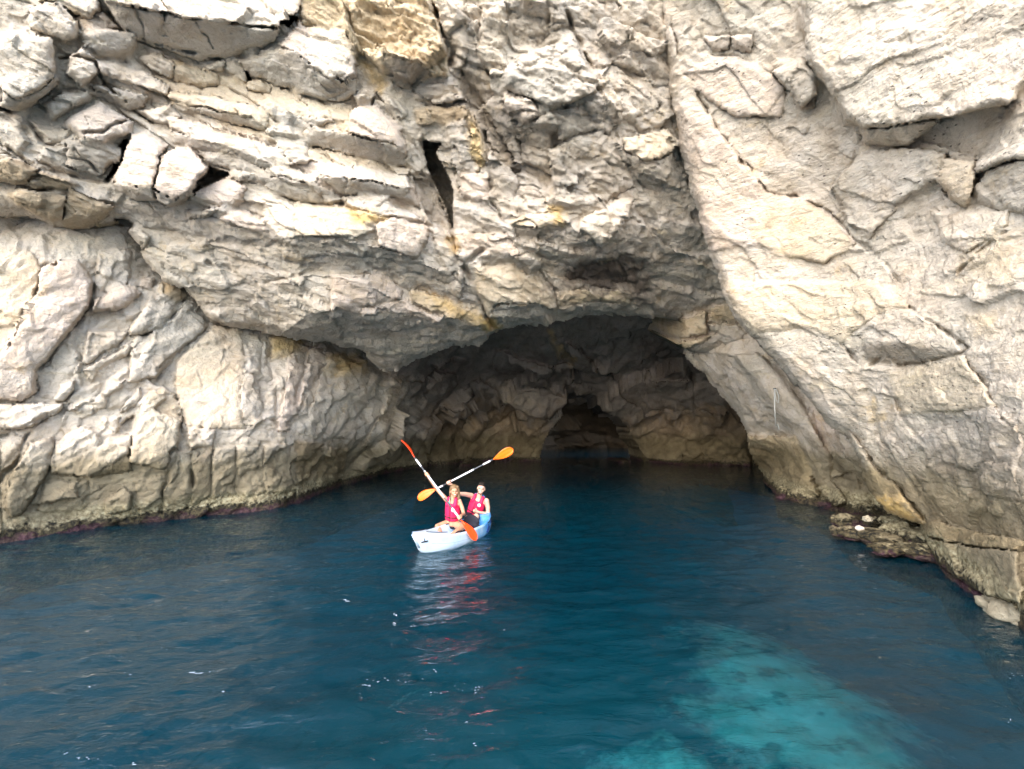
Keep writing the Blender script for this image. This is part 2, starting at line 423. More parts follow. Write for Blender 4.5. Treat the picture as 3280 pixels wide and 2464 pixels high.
# ------------------------------------------------------------------ overhanging cliff (everything above the cave mouth)
A_mask = P(FULL, "-700,-560 1560,-560 1760,-200 1800,300 1900,700 1850,830 1700,800 1620,772 1500,765 1465,742 1470,690 1380,681 1290,684 1180,696 1120,699 1062,722 1035,742 985,748 930,762 900,778 860,800 830,804 805,780 780,755 700,745 600,722 525,712 455,698 428,660 395,625 335,585 290,520 250,486 190,500 120,492 60,470 0,470 -300,480 -700,500")
A_base = [(x*K, y*K, d) for x, y, d in [
 (-700,-560,6.2),(-400,-300,6.5),(0,0,7.7),(0,250,8.2),(0,480,8.7),(-400,500,8.0),(-700,500,7.4),(400,0,8.5),(400,300,9.2),(300,540,9.7),(450,690,11.0),
 (800,0,8.9),(800,300,9.6),(800,500,10.2),(700,620,10.7),(600,720,12.0),(830,800,14.3),(1060,710,13.0),(1000,600,11.4),(930,400,10.6),(960,250,9.8),
 (1250,0,8.6),(1250,300,9.6),(1300,500,10.8),(1300,600,12.0),(1300,680,13.2),(1480,690,14.0),(1450,400,10.8),(1550,560,11.8),(1700,760,13.5),
 (1700,300,10.0),(1700,0,9.0),(1800,-300,8.0),(1200,-500,7.3),(400,-500,7.2),(1900,700,12.5)]]
A = []
def a(T, s, sx, sy, off, t='t', r=1.0): A.append((P(T, s), sx, sy, off, t, r))
# big background facets first
a(FULL, "380,130 640,200 850,260 900,330 880,380 700,350 480,270 300,190", 0, -.35, .05, 'c')
a(FULL, "340,240 560,300 700,350 890,400 930,450 760,430 560,400 420,330", 0, .25, .08, 'p')
a(FULL, "980,0 1460,0 1450,240 1490,400 1540,560 1380,520 1180,540 1000,540 980,300", 0, .1, 0, 'g', 1.5)
a(FULL, "250,460 420,430 570,470 640,530 500,520 380,500", 0, .9, .1, 'g')
a(FULL, "470,560 640,590 870,610 900,640 860,690 640,660 520,640 440,600", 0, -.25, .1, 't')
# upper left
a(Z2, "690,20 870,60 1130,110 1260,130 1500,160 1800,190 1780,260 1560,350 1480,390 1300,400 1180,365 930,275 830,228 760,150", .1, .85, .30, 'g', .45)
a(Z2, "640,-60 1300,-70 1960,-60 1940,80 1800,185 1620,150 1420,155 1200,112 900,60 690,25", 0, -.7, .42, 'w')
a(Z2, "1800,300 1930,150 2212,190 2300,300 2290,480 2212,520 2050,455 1900,330", .1, -.5, .30, 'p', .7)
a(Z2, "1570,410 1800,310 1900,330 2050,460 2212,530 2290,490 2290,600 2212,640 2080,660 1780,560 1600,470", -.1, .9, .28, 'g')
a(Z2, "540,190 700,190 880,220 880,330 760,380 640,370 550,300", .1, .15, .38, 'g', .7)
a(Z2, "500,120 680,80 780,190 700,195 560,190", 0, -.4, .15, 'p')
a(Z2, "210,60 400,20 520,150 520,250 430,270 330,230 200,180", .1, -.1, .42, 'w')
a(Z2, "250,-60 640,-60 650,80 600,130 500,100 400,20 260,20", 0, -.2, .30, 'w')
a(Z2, "0,220 150,200 350,250 380,480 270,580 120,640 20,590 -60,400", .1, -.15, .60, 'w')
a(Z2, "20,590 120,640 270,580 380,490 400,520 280,640 120,720 20,690", 0, .9, .45, 'g')
a(Z2, "470,380 560,320 640,400 655,490 540,570 440,480", .1, 0, .42, 'w')
a(Z2, "640,400 760,410 960,480 1080,560 1090,620 960,590 800,520 650,490", 0, -.3, .30, 'w')
a(Z2, "900,370 1000,350 1140,420 1100,510 970,450", .1, .1, .25, 'w')
a(Z2, "1140,420 1250,440 1400,480 1420,540 1280,560 1110,520", 0, .2, .15, 'c')
a(Z2, "1330,440 1480,390 1430,465 1350,455", .1, .3, .3, 't')
a(Z2, "1450,450 1500,400 1600,470 1590,530", .1, .2, .25, 't')
a(Z2, "1600,455 1640,500 1605,520", 0, 0, -1.0, 'k')
a(Z2, "1800,125 1900,110 1930,135 1860,180 1810,175", 0, .4, -.8, 'd')
a(Z2, "1600,520 1700,500 1770,560 1740,600 1620,590", .1, .3, .22, 'c')
a(Z2, "600,565 800,570 960,640 930,700 850,720 700,655", .1, .65, .18, 'g')
a(Z2, "1090,590 1400,640 1700,700 1740,760 1720,850 1640,820 1500,740 1250,690 1090,640", 0, -.35, .30, 'c')
a(Z2, "1210,695 1480,740 1640,770 1720,855 1500,800 1250,725", 0, 1.1, .22, 'g')
a(Z2, "1740,700 1950,740 2100,770 2212,770 2050,800 1900,850 1760,790", 0, .6, .25, 'g')
a(Z2, "1700,600 1900,580 2120,690 2300,760 2212,775 1960,745 1720,690", 0, -.45, .15, 'c')
a(Z2, "1720,850 1900,800 2020,930 2000,1050 1900,1060 1800,960", .4, -.1, .28, 'w')
a(Z2, "920,720 1100,680 1180,760 1100,800 1010,790", 0, -.2, .25, 'w')
a(Z2, "1090,750 1400,830 1800,960 1890,1060 1800,1090 1500,960 1250,900 1100,830", 0, -.4, .30, 'w')
a(Z2, "1110,850 1250,900 1500,960 1820,1090 1700,1080 1500,1030 1250,950 1150,940", 0, .95, .22, 'g')
a(Z2, "1280,960 1450,990 1700,1090 1760,1130 1600,1180 1490,1100 1340,1050", .1, .5, .2, 'g')
a(Z2, "1820,1060 2040,1130 2030,1180 1700,1130 1690,1090", 0, -.4, .28, 'w')
a(Z2, "1500,1100 1650,1130 1560,1190 1500,1150", 0, .2, .25, 't')
# the pair of big blocks and the holes beside them
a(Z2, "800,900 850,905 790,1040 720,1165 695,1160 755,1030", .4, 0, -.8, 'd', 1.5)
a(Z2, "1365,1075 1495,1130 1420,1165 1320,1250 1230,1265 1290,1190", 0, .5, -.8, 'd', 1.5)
a(Z2, "840,870 960,850 1090,950 1040,1020 1035,1080 995,1210 725,1170 800,1030", -.1, -.3, .62, 'p', .6)
a(Z2, "720,1170 995,1210 1020,1300 880,1290 760,1220", 0, 1.1, .58, 'g')
a(Z2, "1050,1010 1160,960 1250,970 1355,1090 1290,1190 1180,1270 1130,1290 1000,1222 1045,1100", .15, -.2, .68, 'p', .6)
a(Z2, "1000,1225 1130,1292 1180,1272 1290,1192 1270,1250 1170,1315 1100,1330 1020,1300", 0, 1.1, .60, 'g')
a(Z2, "400,790 640,650 850,780 855,860 720,900 650,960 600,930 500,860", 0, -.25, .48, 'p')
a(Z2, "280,680 420,590 580,590 600,640 430,720 320,770", .1, .1, .38, 't')
a(Z2, "420,900 560,890 790,960 780,1060 710,1060 660,1140 430,1070", .1, .55, .35, 'g')
a(Z2, "290,950 420,900 430,1070 560,1140 400,1110 250,1020", 0, .6, .15, 'g')
a(Z2, "-60,1060 80,1020 260,1080 170,1190 100,1190 -60,1160", 0, .25, .42, 'b')
a(Z2, "170,1190 270,1095 520,1190 440,1220 280,1230", 0, .2, .38, 'b')
a(Z2, "50,1250 150,1210 410,1260 400,1420 330,1430 120,1330", 0, .4, .42, 'b')
a(Z2, "410,1300 450,1210 740,1330 650,1420 510,1510 400,1480", .3, .5, .3, 'b')
a(Z2, "740,1400 860,1450 780,1540 750,1500", 0, 0, -1.0, 'k')
a(Z2, "610,1440 760,1420 775,1500 700,1530 600,1490", 0, 0, .1, 'b')
a(Z2, "820,1490 900,1480 970,1520 920,1610 830,1550", 0, .2, .36, 't')
a(Z2, "760,1300 1100,1345 1230,1350 1500,1420 1700,1490 1840,1560 1600,1570 1200,1500 900,1450", 0, .9, .05, 'g')
a(Z2, "1260,1250 1450,1150 1600,1210 1560,1300 1430,1320", .1, -.25, .25, 'p', .7)
a(Z2, "1200,1370 1350,1340 1440,1340 1350,1400 1220,1410", 0, .3, .25, 't')
a(Z2, "1430,1400 1560,1340 1690,1420 1740,1500 1500,1430", 0, -.2, .22, 'p')
a(Z2, "1700,1260 1900,1320 2050,1330 2020,1520 1880,1560 1780,1510 1690,1420", 0, -.35, .38, 'w', .8)
a(Z2, "1650,1130 2040,1180 2212,1290 2100,1330 1760,1250", 0, .8, .25, 'g')
# centre-left strata
a(Z3, "210,0 700,0 760,170 780,300 800,460 680,450 560,530 470,480 380,380 270,290 200,200", 0, -.15, .45, 'y', 2.2)
a(Z3, "420,320 640,380 690,430 560,530 460,480", 0, 1.0, .35, 'd', 1.6)
a(Z3, "-60,-60 210,-60 200,180 0,160 -60,150", 0, 0, .2, 'y')
a(Z3, "0,160 180,180 240,280 200,450 120,470 0,400 -40,280", 0, -.3, .34, 'w', .7)
a(Z3, "-30,400 120,470 200,520 60,610 -60,580", 0, .9, .28, 'g')
a(Z3, "240,560 300,510 380,530 330,640 270,640", .1, .2, .35, 't')
a(Z3, "380,540 480,480 570,560 560,680 520,710 440,640", .2, .1, .2, 't')
a(Z3, "240,640 380,620 520,760 560,900 480,860 220,785", .25, -.6, .38, 'p', .6)
a(Z3, "-30,740 220,790 480,870 550,910 540,985 350,950 -30,850", 0, 1.1, .3, 'g', .6)
a(Z3, "-20,860 350,950 570,1000 560,1020 40,960 -30,940", 0, -.3, .22, 'c')
a(Z3, "40,960 560,1020 575,1110 330,1080 30,1030", 0, -.9, .42, 'w', .6)
a(Z3, "30,1035 330,1083 575,1115 640,1240 460,1150 300,1150 180,1160", 0, .85, .34, 'g', .6)
a(Z3, "180,1170 300,1150 460,1145 450,1200 680,1310 440,1270 190,1215", 0, -.5, .3, 'w')
a(Z3, "-100,1210 180,1205 440,1275 330,1330 380,1360 260,1400 100,1400 -100,1400", 0, -.35, .34, 'c', .7)
a(Z3, "380,1330 460,1280 690,1335 680,1430 600,1520 400,1455", .1, -.25, .42, 'p', .7)
a(Z3, "-160,1395 100,1405 400,1460 620,1535 800,1600 790,1670 500,1650 200,1580 -160,1520", 0, 1.05, .2, 'g', 1.2)
a(Z3, "700,1340 830,1380 850,1540 870,1640 800,1590 720,1440", .2, 0, .15, 't')
a(Z3, "560,880 640,760 655,900 660,1040 600,1040 570,960", .5, 0, .05, 't')
# crevice
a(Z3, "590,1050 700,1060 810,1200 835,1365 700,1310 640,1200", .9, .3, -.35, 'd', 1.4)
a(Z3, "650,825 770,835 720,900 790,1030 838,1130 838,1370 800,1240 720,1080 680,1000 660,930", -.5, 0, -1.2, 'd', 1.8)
a(Z3, "610,500 860,490 890,590 790,600 735,625 700,600 600,590", 0, .3, .28, 't')
a(Z3, "600,640 900,610 920,680 780,740 620,730", 0, -.2, .18, 'b')
a(Z3, "780,740 900,690 1000,1000 860,1100 820,1000 830,850", -.2, 0, .24, 'g', 1.3)
a(Z3, "925,680 990,740 1035,960 1000,985 950,930", .1, 0, .15, 'y', 1.5)
a(Z3, "880,1020 1040,1010 1055,1170 1000,1190 870,1140", -.1, -.2, .32, 'p')
a(Z3, "1060,1000 1180,950 1230,1080 1180,1170 1080,1190", .3, .1, .15, 'g')
a(Z3, "840,1190 1050,1200 1110,1280 1180,1370 850,1370", 0, .25, .12, 'g', 1.2)
# centre buttress
a(Z3, "780,0 900,0 930,100 920,300 870,400 810,400 820,260 750,120", -.1, 0, .22, 'w', 1.6)
a(Z3, "930,30 1140,20 1160,200 1140,440 1060,460 980,330", 0, -.1, .12, 'w', 1.8)
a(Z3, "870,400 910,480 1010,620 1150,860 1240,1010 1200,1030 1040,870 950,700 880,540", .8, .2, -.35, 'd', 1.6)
a(Z3, "1140,60 1260,20 1400,40 1400,220 1340,280 1200,280", 0, .9, -.15, 't', 1.6)
a(Z3, "1140,380 1340,290 1540,230 1600,360 1660,480 1660,560 1400,640 1150,520", 0, .12, .45, 'g', 1.5)
a(Z3, "1150,540 1290,590 1360,690 1240,740 1130,650", 0, -.1, .38, 'p', 1.8)
a(Z3, "1400,650 1680,600 1700,660 1680,760 1470,830 1300,740 1370,700", 0, .7, .2, 'g', 1.4)
a(Z3, "1200,760 1450,760 1450,900 1580,960 1400,1100 1250,1000", .1, .9, -.15, 'd', 1.8)
a(Z3, "1400,880 1500,840 1580,960 1560,1080 1420,1090", 0, .3, .22, 'g', 1.6)
a(Z3, "1500,840 1700,770 1830,900 1900,1100 1700,1200 1600,1050", 0, .35, .12, 'g', 1.6)
a(Z3, "1500,40 1800,0 1850,300 1680,400 1640,400 1560,220", 0, .3, .02, 'g', 1.2)
a(Z3, "1810,0 2100,0 2080,300 2000,330 1855,300", 0, -.1, .12, 't', 1.4)
a(Z3, "1680,420 1850,330 2040,480 2040,640 1800,720 1700,600", .1, .1, .12, 't', 1.5)
a(Z3, "1820,810 2100,760 2140,880 1950,950 1830,880", 0, -.3, .35, 'c', 1.5)
a(Z3, "1830,890 1950,955 2140,890 2180,1060 2180,1120 1950,1080 1870,1000", 0, .6, .2, 'g', 1.2)
a(Z3, "1920,1190 2212,1100 2330,1300 2340,1480 2212,1480 2050,1430 1950,1300", 0, .9, .0, 'g', .9)
a(Z3, "1580,1290 1790,1180 1900,1180 1850,1310 1640,1450 1570,1350", -.1, -.2, .36, 'w', 1.1)
a(Z3, "1640,1455 1850,1315 1960,1330 2100,1450 2240,1500 2000,1580 1600,1570 1400,1530 1250,1450 1580,1430", 0, 1.15, .12, 'g', .8)
a(Z3, "1160,1290 1400,1240 1500,1330 1330,1345 1180,1330", 0, -.35, .3, 'c')
a(Z3, "1200,1350 1400,1345 1390,1400 1220,1410", 0, 1.2, .15, 'd')
a(Z3, "850,1380 1150,1370 1230,1480 1100,1530 900,1500", 0, -.1, .25, 'p')
a(Z3, "930,1520 1250,1490 1450,1560 1250,1600 1000,1560", 0, 1.1, .2, 'g')
# lip of the cave
a(Z6, "570,0 700,60 660,110 600,60", 0, 0, .2, 't')
a(Z6, "-60,120 160,110 300,190 290,230 120,270 60,300 -60,290", 0, -.15, .38, 'p', .8)
a(Z6, "-160,0 60,30 300,60 560,110 640,200 690,290 540,240 330,190 180,110 -60,100", 0, .9, .12, 'g')
a(Z6, "330,190 540,255 740,350 745,400 520,325 345,250", 0, -.25, .34, 'y')
a(Z6, "60,295 320,235 340,260 500,330 480,365 300,315 100,310", 0, -.2, .25, 'p')
a(Z6, "-330,430 -150,300 -20,285 100,315 300,325 505,365 490,430 300,620 210,630 0,520 -150,500", 0, 1.35, .1, 'g', .6)
a(Z6, "510,325 740,400 775,425 560,520 340,600 300,610 480,440", .25, 1.4, .1, 'g', .7)
a(Z6, "660,80 860,70 1000,160 1060,200 1085,300 870,245 790,260 720,335 690,250", 0, -.2, .4, 'c')
a(Z6, "720,340 800,262 870,248 1085,305 1075,345 930,385 790,395", 0, 1.25, .28, 'g')
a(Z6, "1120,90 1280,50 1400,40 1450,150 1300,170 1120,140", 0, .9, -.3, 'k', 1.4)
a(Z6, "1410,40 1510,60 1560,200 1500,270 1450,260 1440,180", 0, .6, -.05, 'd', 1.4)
a(Z6, "1000,100 1120,150 1260,175 1240,200 1090,210 1060,190", 0, -.1, .2, 't', 1.3)
a(Z6, "1080,215 1300,195 1450,200 1440,265 1300,255 1090,295", 0, -.1, .3, 'y', 1.2)
a(Z6, "1090,300 1300,262 1470,280 1690,335 1690,352 1490,322 1180,362", 0, 1.3, .18, 'g')
a(Z6, "1470,220 1700,180 1900,230 1860,270 1690,335 1480,280", .1, .75, .1, 'g', .8)
a(Z6, "1500,40 1790,80 1900,220 1700,175 1560,150", .1, 1.1, 0, 'g', .8)
a(Z6, "1700,345 1830,310 1840,425 1695,440", -.1, 0, .60, 'y', .7)
a(Z6, "1840,360 1850,290 1920,275 1960,290 1990,370", .1, -.1, .38, 'y', .7)
a(Z6, "1840,365 1990,375 2080,440 1870,435", .1, .2, .2, 't')
a(Z6, "1690,462 1860,440 1872,485 1695,512", 0, -.1, .62, 'y', .8)
a(Z6, "1870,440 2110,430 2160,520 1980,545 1860,535 1700,520", .1, .5, .3, 'g')
A_cracks = [(P(FULL, "908,300 930,400 970,470 985,540 1040,660 1066,700"), 5, .5), (P(Z3, "985,0 990,330 1050,440"), 5, .22),
 (P(Z3, "700,0 760,130 815,300 815,380"), 8, .45), (P(Z3, "1490,60 1640,400"), 7, .3), (P(Z3, "1680,560 1760,750 1850,960"), 7, .3),
 (P(Z3, "1035,780 1050,1000 1060,1180 1140,1300"), 6, .4), (P(Z2, "1080,970 1030,1050 1035,1110 990,1210 1010,1290"), 4, .35),
 (P(Z2, "400,385 520,380 640,420 700,560 900,740 1020,800"), 6, .35), (P(Z2, "660,20 780,180 950,270 1400,385 1600,470 1800,570 2080,660"), 5, .3),
 (P(Z2, "870,40 930,180 945,290"), 3, .12), (P(Z2, "1060,100 1055,200 1180,360"), 3, .12), (P(Z2, "1240,110 1340,240 1370,310"), 3, .12),
 (P(Z2, "550,860 680,850 800,770"), 4, .2), (P(Z2, "260,1090 170,1180 120,1205 420,1225"), 4, .25), (P(Z2, "0,690 130,740 300,930 480,960 700,1160"), 7, .3),
 (P(Z2, "1760,1240 1900,1290 2100,1320 2212,1310"), 5, .25), (P(Z3, "0,1210 190,1215 440,1275 700,1330"), 4, .25),
 (P(Z6, "700,0 610,80 560,120 700,280 760,380"), 6, .4), (P(Z6, "1060,180 1090,330"), 5, .25), (P(Z6, "1100,230 1260,170 1460,200 1560,210"), 5, .25),
 (P(Z5, "1120,60 1400,190 1640,110 1990,140"), 6, .25), (P(Z3, "800,1400 900,1610"), 5, .3), (P(Z2, "0,900 200,1060 420,1130 740,1180"), 7, .3)]
A_blobs = [(P(Z3, "210,1215 440,1275 330,1325 250,1320"), 'o', 22, .9), (P(Z3, "920,640 1000,720 1035,960 990,990 940,900"), 'o', 26, .6),
 (P(Z3, "1400,1200 1480,1220 1480,1340 1430,1320"), 'o', 26, .8), (P(Z6, "700,330 770,350 800,400 730,400"), 'o', 22, .95), (P(Z6, "420,210 560,265 700,330 700,370 480,290"), 'o', 30, .6),
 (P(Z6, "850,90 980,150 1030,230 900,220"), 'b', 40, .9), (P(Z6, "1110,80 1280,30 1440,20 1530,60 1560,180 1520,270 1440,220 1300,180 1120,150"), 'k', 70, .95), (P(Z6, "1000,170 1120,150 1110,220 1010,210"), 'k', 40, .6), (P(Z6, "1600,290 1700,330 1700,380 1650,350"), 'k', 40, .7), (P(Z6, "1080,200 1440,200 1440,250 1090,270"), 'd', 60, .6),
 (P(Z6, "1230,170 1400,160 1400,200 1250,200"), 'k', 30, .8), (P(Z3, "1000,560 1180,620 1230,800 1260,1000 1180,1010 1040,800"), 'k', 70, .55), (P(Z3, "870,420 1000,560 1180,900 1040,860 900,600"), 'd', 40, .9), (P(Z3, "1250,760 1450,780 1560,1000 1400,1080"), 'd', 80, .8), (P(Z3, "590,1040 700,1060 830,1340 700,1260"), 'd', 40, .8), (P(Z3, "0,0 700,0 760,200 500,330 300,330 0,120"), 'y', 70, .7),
 (P(Z3, "260,330 340,360 450,490 400,560 330,450"), 'o', 26, .6), (P(Z3, "1160,70 1400,60 1400,220 1250,260"), 'd', 60, .5), (P(Z2, "1900,1290 2212,1310 2212,1480 2000,1480"), 'c', 60, .8),
 (P(Z3, "800,1390 850,1400 860,1500 820,1480"), 'o', 24, .7), (P(Z2, "400,-40 1500,-60 1500,60 600,40"), 'w', 60, .6), (P(Z3, "840,20 920,40 900,110 860,100"), 'd', 24, .8)]
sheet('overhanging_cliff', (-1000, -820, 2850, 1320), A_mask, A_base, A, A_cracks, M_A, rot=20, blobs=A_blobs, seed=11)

# ------------------------------------------------------------------ lower walls and inside of the cave
def wl(x, y): return (x*K, y*K, float(water_depth(y*K)))
arch = P(FULL, "1168,1010 1172,960 1190,915 1215,886 1240,873 1265,868 1300,876 1330,893 1350,918 1357,925 1372,955 1388,985 1392,1010")
L_mask = P(FULL, "-700,250 500,250 700,420 1000,430 1500,430 1900,430 1950,900 1950,1080 1620,1070 1560,1060 1200,1050 960,1060 820,1110 660,1180 340,1230 0,1290 -300,1400 -700,1500")
L_base = [wl(-500,1290), wl(-300,1235), wl(0,1175), wl(150,1150), wl(340,1126), wl(500,1108), wl(640,1088), wl(700,1064), wl(780,1038), wl(850,1018), wl(930,1006), wl(1050,1000), wl(1160,996), wl(1400,998), wl(1520,1002), wl(1600,1006), wl(1700,1010), wl(1850,1020)]
L_base += [(x*K, y*K, d) for x, y, d in [(-500,700,7.4),(-300,1000,7.8),(0,500,9.2),(0,800,9.1),(0,1000,8.9),(250,500,10.0),(250,900,10.0),(450,700,11.5),(450,950,11.0),(600,740,13.0),(640,950,12.7),(780,800,16),(830,780,18.5),(830,950,18.2),
 (880,780,18),(900,900,20.5),(1000,720,19),(1280,690,18.5),(1460,690,18.5),(1000,800,22),(1280,800,23),(1130,900,26.5),(1280,866,26),(1450,800,22),(1550,900,24),(1620,800,21),(1650,900,22.5),
 (1850,950,20),(1800,750,18),(1000,500,16.5),(1400,480,16.5),(600,500,14),(0,280,10),(1800,500,16),(-600,300,8)]]
for x, y, dd in ((-500,1450,5.9),(0,1280,8.0),(340,1220,11.5),(640,1170,12.8),(1000,1055,22),(1500,1055,22),(1800,1080,18)):
    L_base.append((x*K, y*K, dd))
A = []
a(FULL, "0,900 300,880 700,950 760,1060 640,1110 300,1160 0,1200", 0, -.1, 0, 't', .6)
a(Z5, "-60,0 180,20 230,100 200,250 100,420 -60,640", .1, 0, .15, 'c', .7)
a(Z5, "230,110 300,60 420,70 500,170 480,300 340,480 200,640 190,760 120,800 -60,790 -60,640 100,420 200,260", .25, -.05, .48, 'p', .6)
a(Z5, "480,310 460,420 400,500 430,600 380,700 260,800 200,790 200,650 340,480", -.1, 0, 0, 't', .7)
a(Z5, "510,0 700,0 710,130 650,210 590,240 510,200", 0, 0, .25, 't', .8)
a(Z5, "500,260 700,170 760,230 640,320 490,330", .1, .15, .36, 'p', .8)
a(Z5, "760,140 830,150 800,220 740,190", 0, .1, .25, 'p')
a(Z5, "690,440 800,250 930,290 930,340 850,430 700,460", .2, .15, .42, 't', .6)
a(Z5, "840,170 980,180 990,250 930,280 850,240", .1, 0, .25, 'b')
a(Z5, "1000,230 1080,290 1040,310 990,280", .1, 0, .25, 't')
a(Z5, "460,430 620,430 690,440 620,510 450,610 435,560", .2, 0, .25, 't')
a(Z5, "440,640 640,520 700,500 680,560 540,620 480,700", .1, 0, .3, 't')
a(Z5, "700,530 980,290 1110,370 1110,400 930,560 830,680 680,710", .22, .12, .36, 't', .6)
a(Z5, "280,800 330,720 400,700 400,750 330,810", 0, -.2, .35, 'w')
a(Z5, "540,770 660,700 650,740 560,790", 0, 0, .28, 't')
a(Z5, "640,850 740,730 755,780 720,830 640,870", .1, -.2, .3, 't')
a(Z5, "-60,815 320,825 330,850 160,950 -60,960", 0, -.3, .52, 'w', .8)
a(Z5, "940,590 1140,400 1280,440 1310,600 1270,760 1290,950 1000,950 930,750", 0, -.05, .32, 'c', .45)
a(Z5, "1280,440 1380,470 1400,700 1380,930 1290,900 1275,760 1310,600", .3, 0, .25, 't', .8)
a(Z5, "1385,500 1430,490 1440,700 1470,950 1400,930", .2, 0, .12, 't')
a(Z5, "1440,480 1620,470 1600,530 1510,580 1440,590", 0, .2, .2, 'y')
a(Z5, "1520,590 1600,540 1620,700 1560,960 1480,970 1500,760", .35, 0, .32, 'p')
a(Z5, "1640,520 1710,510 1710,640 1640,780 1600,700 1620,600", .35, 0, .48, 'p')
a(Z5, "1600,800 1650,760 1680,930 1720,1000 1600,980", .2, -.1, .28, 't')
a(Z5, "1720,640 1740,560 1870,560 1950,720 1960,800 1880,1000 1750,1010 1640,880 1700,720", .45, .1, .52, 'w', .7)
a(Z5, "1740,550 1920,560 1930,680 1800,640", .3, 0, .35, 'y')
a(Z5, "740,860 800,760 920,770 970,860 940,1060 930,1140 860,1170 700,1130 705,1010", .15, -.2, .45, 'c', .8)
a(Z5, "530,880 640,890 620,970 540,930", .1, -.2, .25, 'w')
a(Z5, "370,850 560,790 580,830 430,900", 0, -.3, .3, 'w')
a(Z5, "660,910 720,880 700,960 620,970", 0, .3, -.4, 'd')
a(Z5, "160,1040 280,1000 300,1060 250,1180 120,1400 60,1430 20,1380 60,1200", .3, 0, .42, 't', .8)
a(Z5, "300,1000 430,940 700,985 695,1080 640,1150 480,1200 260,1190", .1, -.2, .32, 'w')
a(Z5, "480,1200 690,1090 710,1170 640,1190", 0, .4, .2, 'b')
a(Z5, "230,1230 470,1220 480,1370 380,1420 200,1390", .1, 0, .04, 't', .8)
a(Z5, "560,1340 650,1260 700,1300 700,1380 560,1410", .1, -.1, .25, 't')
a(Z5, "720,1220 865,1200 865,1380 720,1380", .1, 0, .04, 't', .7)
a(Z5, "910,1060 1010,1060 1030,1280 990,1380 870,1320", .1, 0, .12, 't', .7)
a(Z5, "1015,1130 1130,1040 1120,1200 1110,1310 1020,1370", .2, .1, .12, 'd', .7)
a(Z5, "1000,950 1140,955 1130,1040 1010,1060 990,1020", 0, .1, .3, 'w')
a(Z5, "1135,1050 1250,1040 1250,1310 1120,1320", .25, 0, .06, 't')
a(Z5, "1255,1040 1400,1045 1400,1290 1260,1310", .1, .1, .03, 't')
a(Z5, "1405,1040 1560,1040 1580,1285 1410,1290", .25, .1, .1, 't')
a(Z5, "1570,1020 1730,1030 1640,1270 1590,1280", .3, 0, .12, 'b')
a(Z5, "1740,1060 1850,1050 1830,1200 1700,1270 1680,1200", .35, 0, .3, 'b')
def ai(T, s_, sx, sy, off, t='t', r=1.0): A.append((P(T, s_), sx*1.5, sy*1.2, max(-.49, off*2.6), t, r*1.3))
# inside the cave; darker tints put part of its shade into the colour
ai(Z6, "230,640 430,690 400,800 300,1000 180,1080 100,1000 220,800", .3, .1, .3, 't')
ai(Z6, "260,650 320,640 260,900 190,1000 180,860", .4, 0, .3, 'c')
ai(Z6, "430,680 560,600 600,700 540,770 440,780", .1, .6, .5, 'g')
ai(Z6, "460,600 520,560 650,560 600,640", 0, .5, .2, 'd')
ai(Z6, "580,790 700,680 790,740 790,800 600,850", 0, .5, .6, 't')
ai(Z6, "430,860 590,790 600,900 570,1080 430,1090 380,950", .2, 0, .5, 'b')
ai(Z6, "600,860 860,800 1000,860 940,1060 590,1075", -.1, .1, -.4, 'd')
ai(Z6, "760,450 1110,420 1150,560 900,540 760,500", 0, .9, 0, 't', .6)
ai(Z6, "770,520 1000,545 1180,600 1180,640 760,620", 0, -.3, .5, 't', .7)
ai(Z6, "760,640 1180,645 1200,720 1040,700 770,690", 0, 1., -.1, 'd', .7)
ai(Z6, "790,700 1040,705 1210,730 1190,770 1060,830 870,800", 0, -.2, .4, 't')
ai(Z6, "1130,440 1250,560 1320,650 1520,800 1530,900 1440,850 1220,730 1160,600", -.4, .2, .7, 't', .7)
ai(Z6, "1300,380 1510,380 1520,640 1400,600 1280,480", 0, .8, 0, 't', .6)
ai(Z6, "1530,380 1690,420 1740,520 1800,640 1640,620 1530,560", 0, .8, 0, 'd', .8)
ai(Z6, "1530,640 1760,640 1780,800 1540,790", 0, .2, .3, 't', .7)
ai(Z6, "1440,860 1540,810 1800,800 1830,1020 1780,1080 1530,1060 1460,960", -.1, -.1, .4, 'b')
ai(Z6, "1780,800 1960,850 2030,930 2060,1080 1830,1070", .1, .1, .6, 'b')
L_cracks = [(P(Z5, "300,80 230,100 215,190 130,380 20,590"), 6, .4), (P(Z5, "500,200 480,300 340,490 200,660 180,800"), 6, .35), (P(Z5, "700,460 850,430 930,340 930,290 1000,240"), 5, .3),
 (P(Z5, "440,610 560,580 700,500"), 5, .25), (P(Z5, "1110,400 930,580 830,690"), 5, .3), (P(Z5, "960,850 970,1000 920,1140 870,1280 860,1390"), 6, .35), (P(Z5, "1010,1130 1020,1280 990,1380"), 5, .3),
 (P(Z5, "1640,480 1610,640 1560,830"), 6, .35), (P(Z5, "1440,500 1430,620 1480,960"), 5, .25), (P(Z5, "0,1000 330,850"), 7, .25), (P(Z5, "140,1000 70,1150 0,1250"), 9, .4),
 (P(Z5, "200,1235 700,1195 880,1195"), 3, .08), (P(Z5, "600,980 980,990 1400,1000 1730,1010"), 3, .08),
 (P(Z6, "1010,380 1130,560 1220,730"), 8, .5), (P(Z6, "1525,440 1520,780"), 6, .4), (P(Z6, "590,800 575,1080"), 8, .5), (P(Z6, "430,700 380,900 300,1060"), 7, .4), (P(Z6, "1760,700 1790,860"), 6, .4), (P(Z6, "760,620 1180,650"), 6, .5),
 (P(Z7, "700,860 760,850"), 4, .2)]
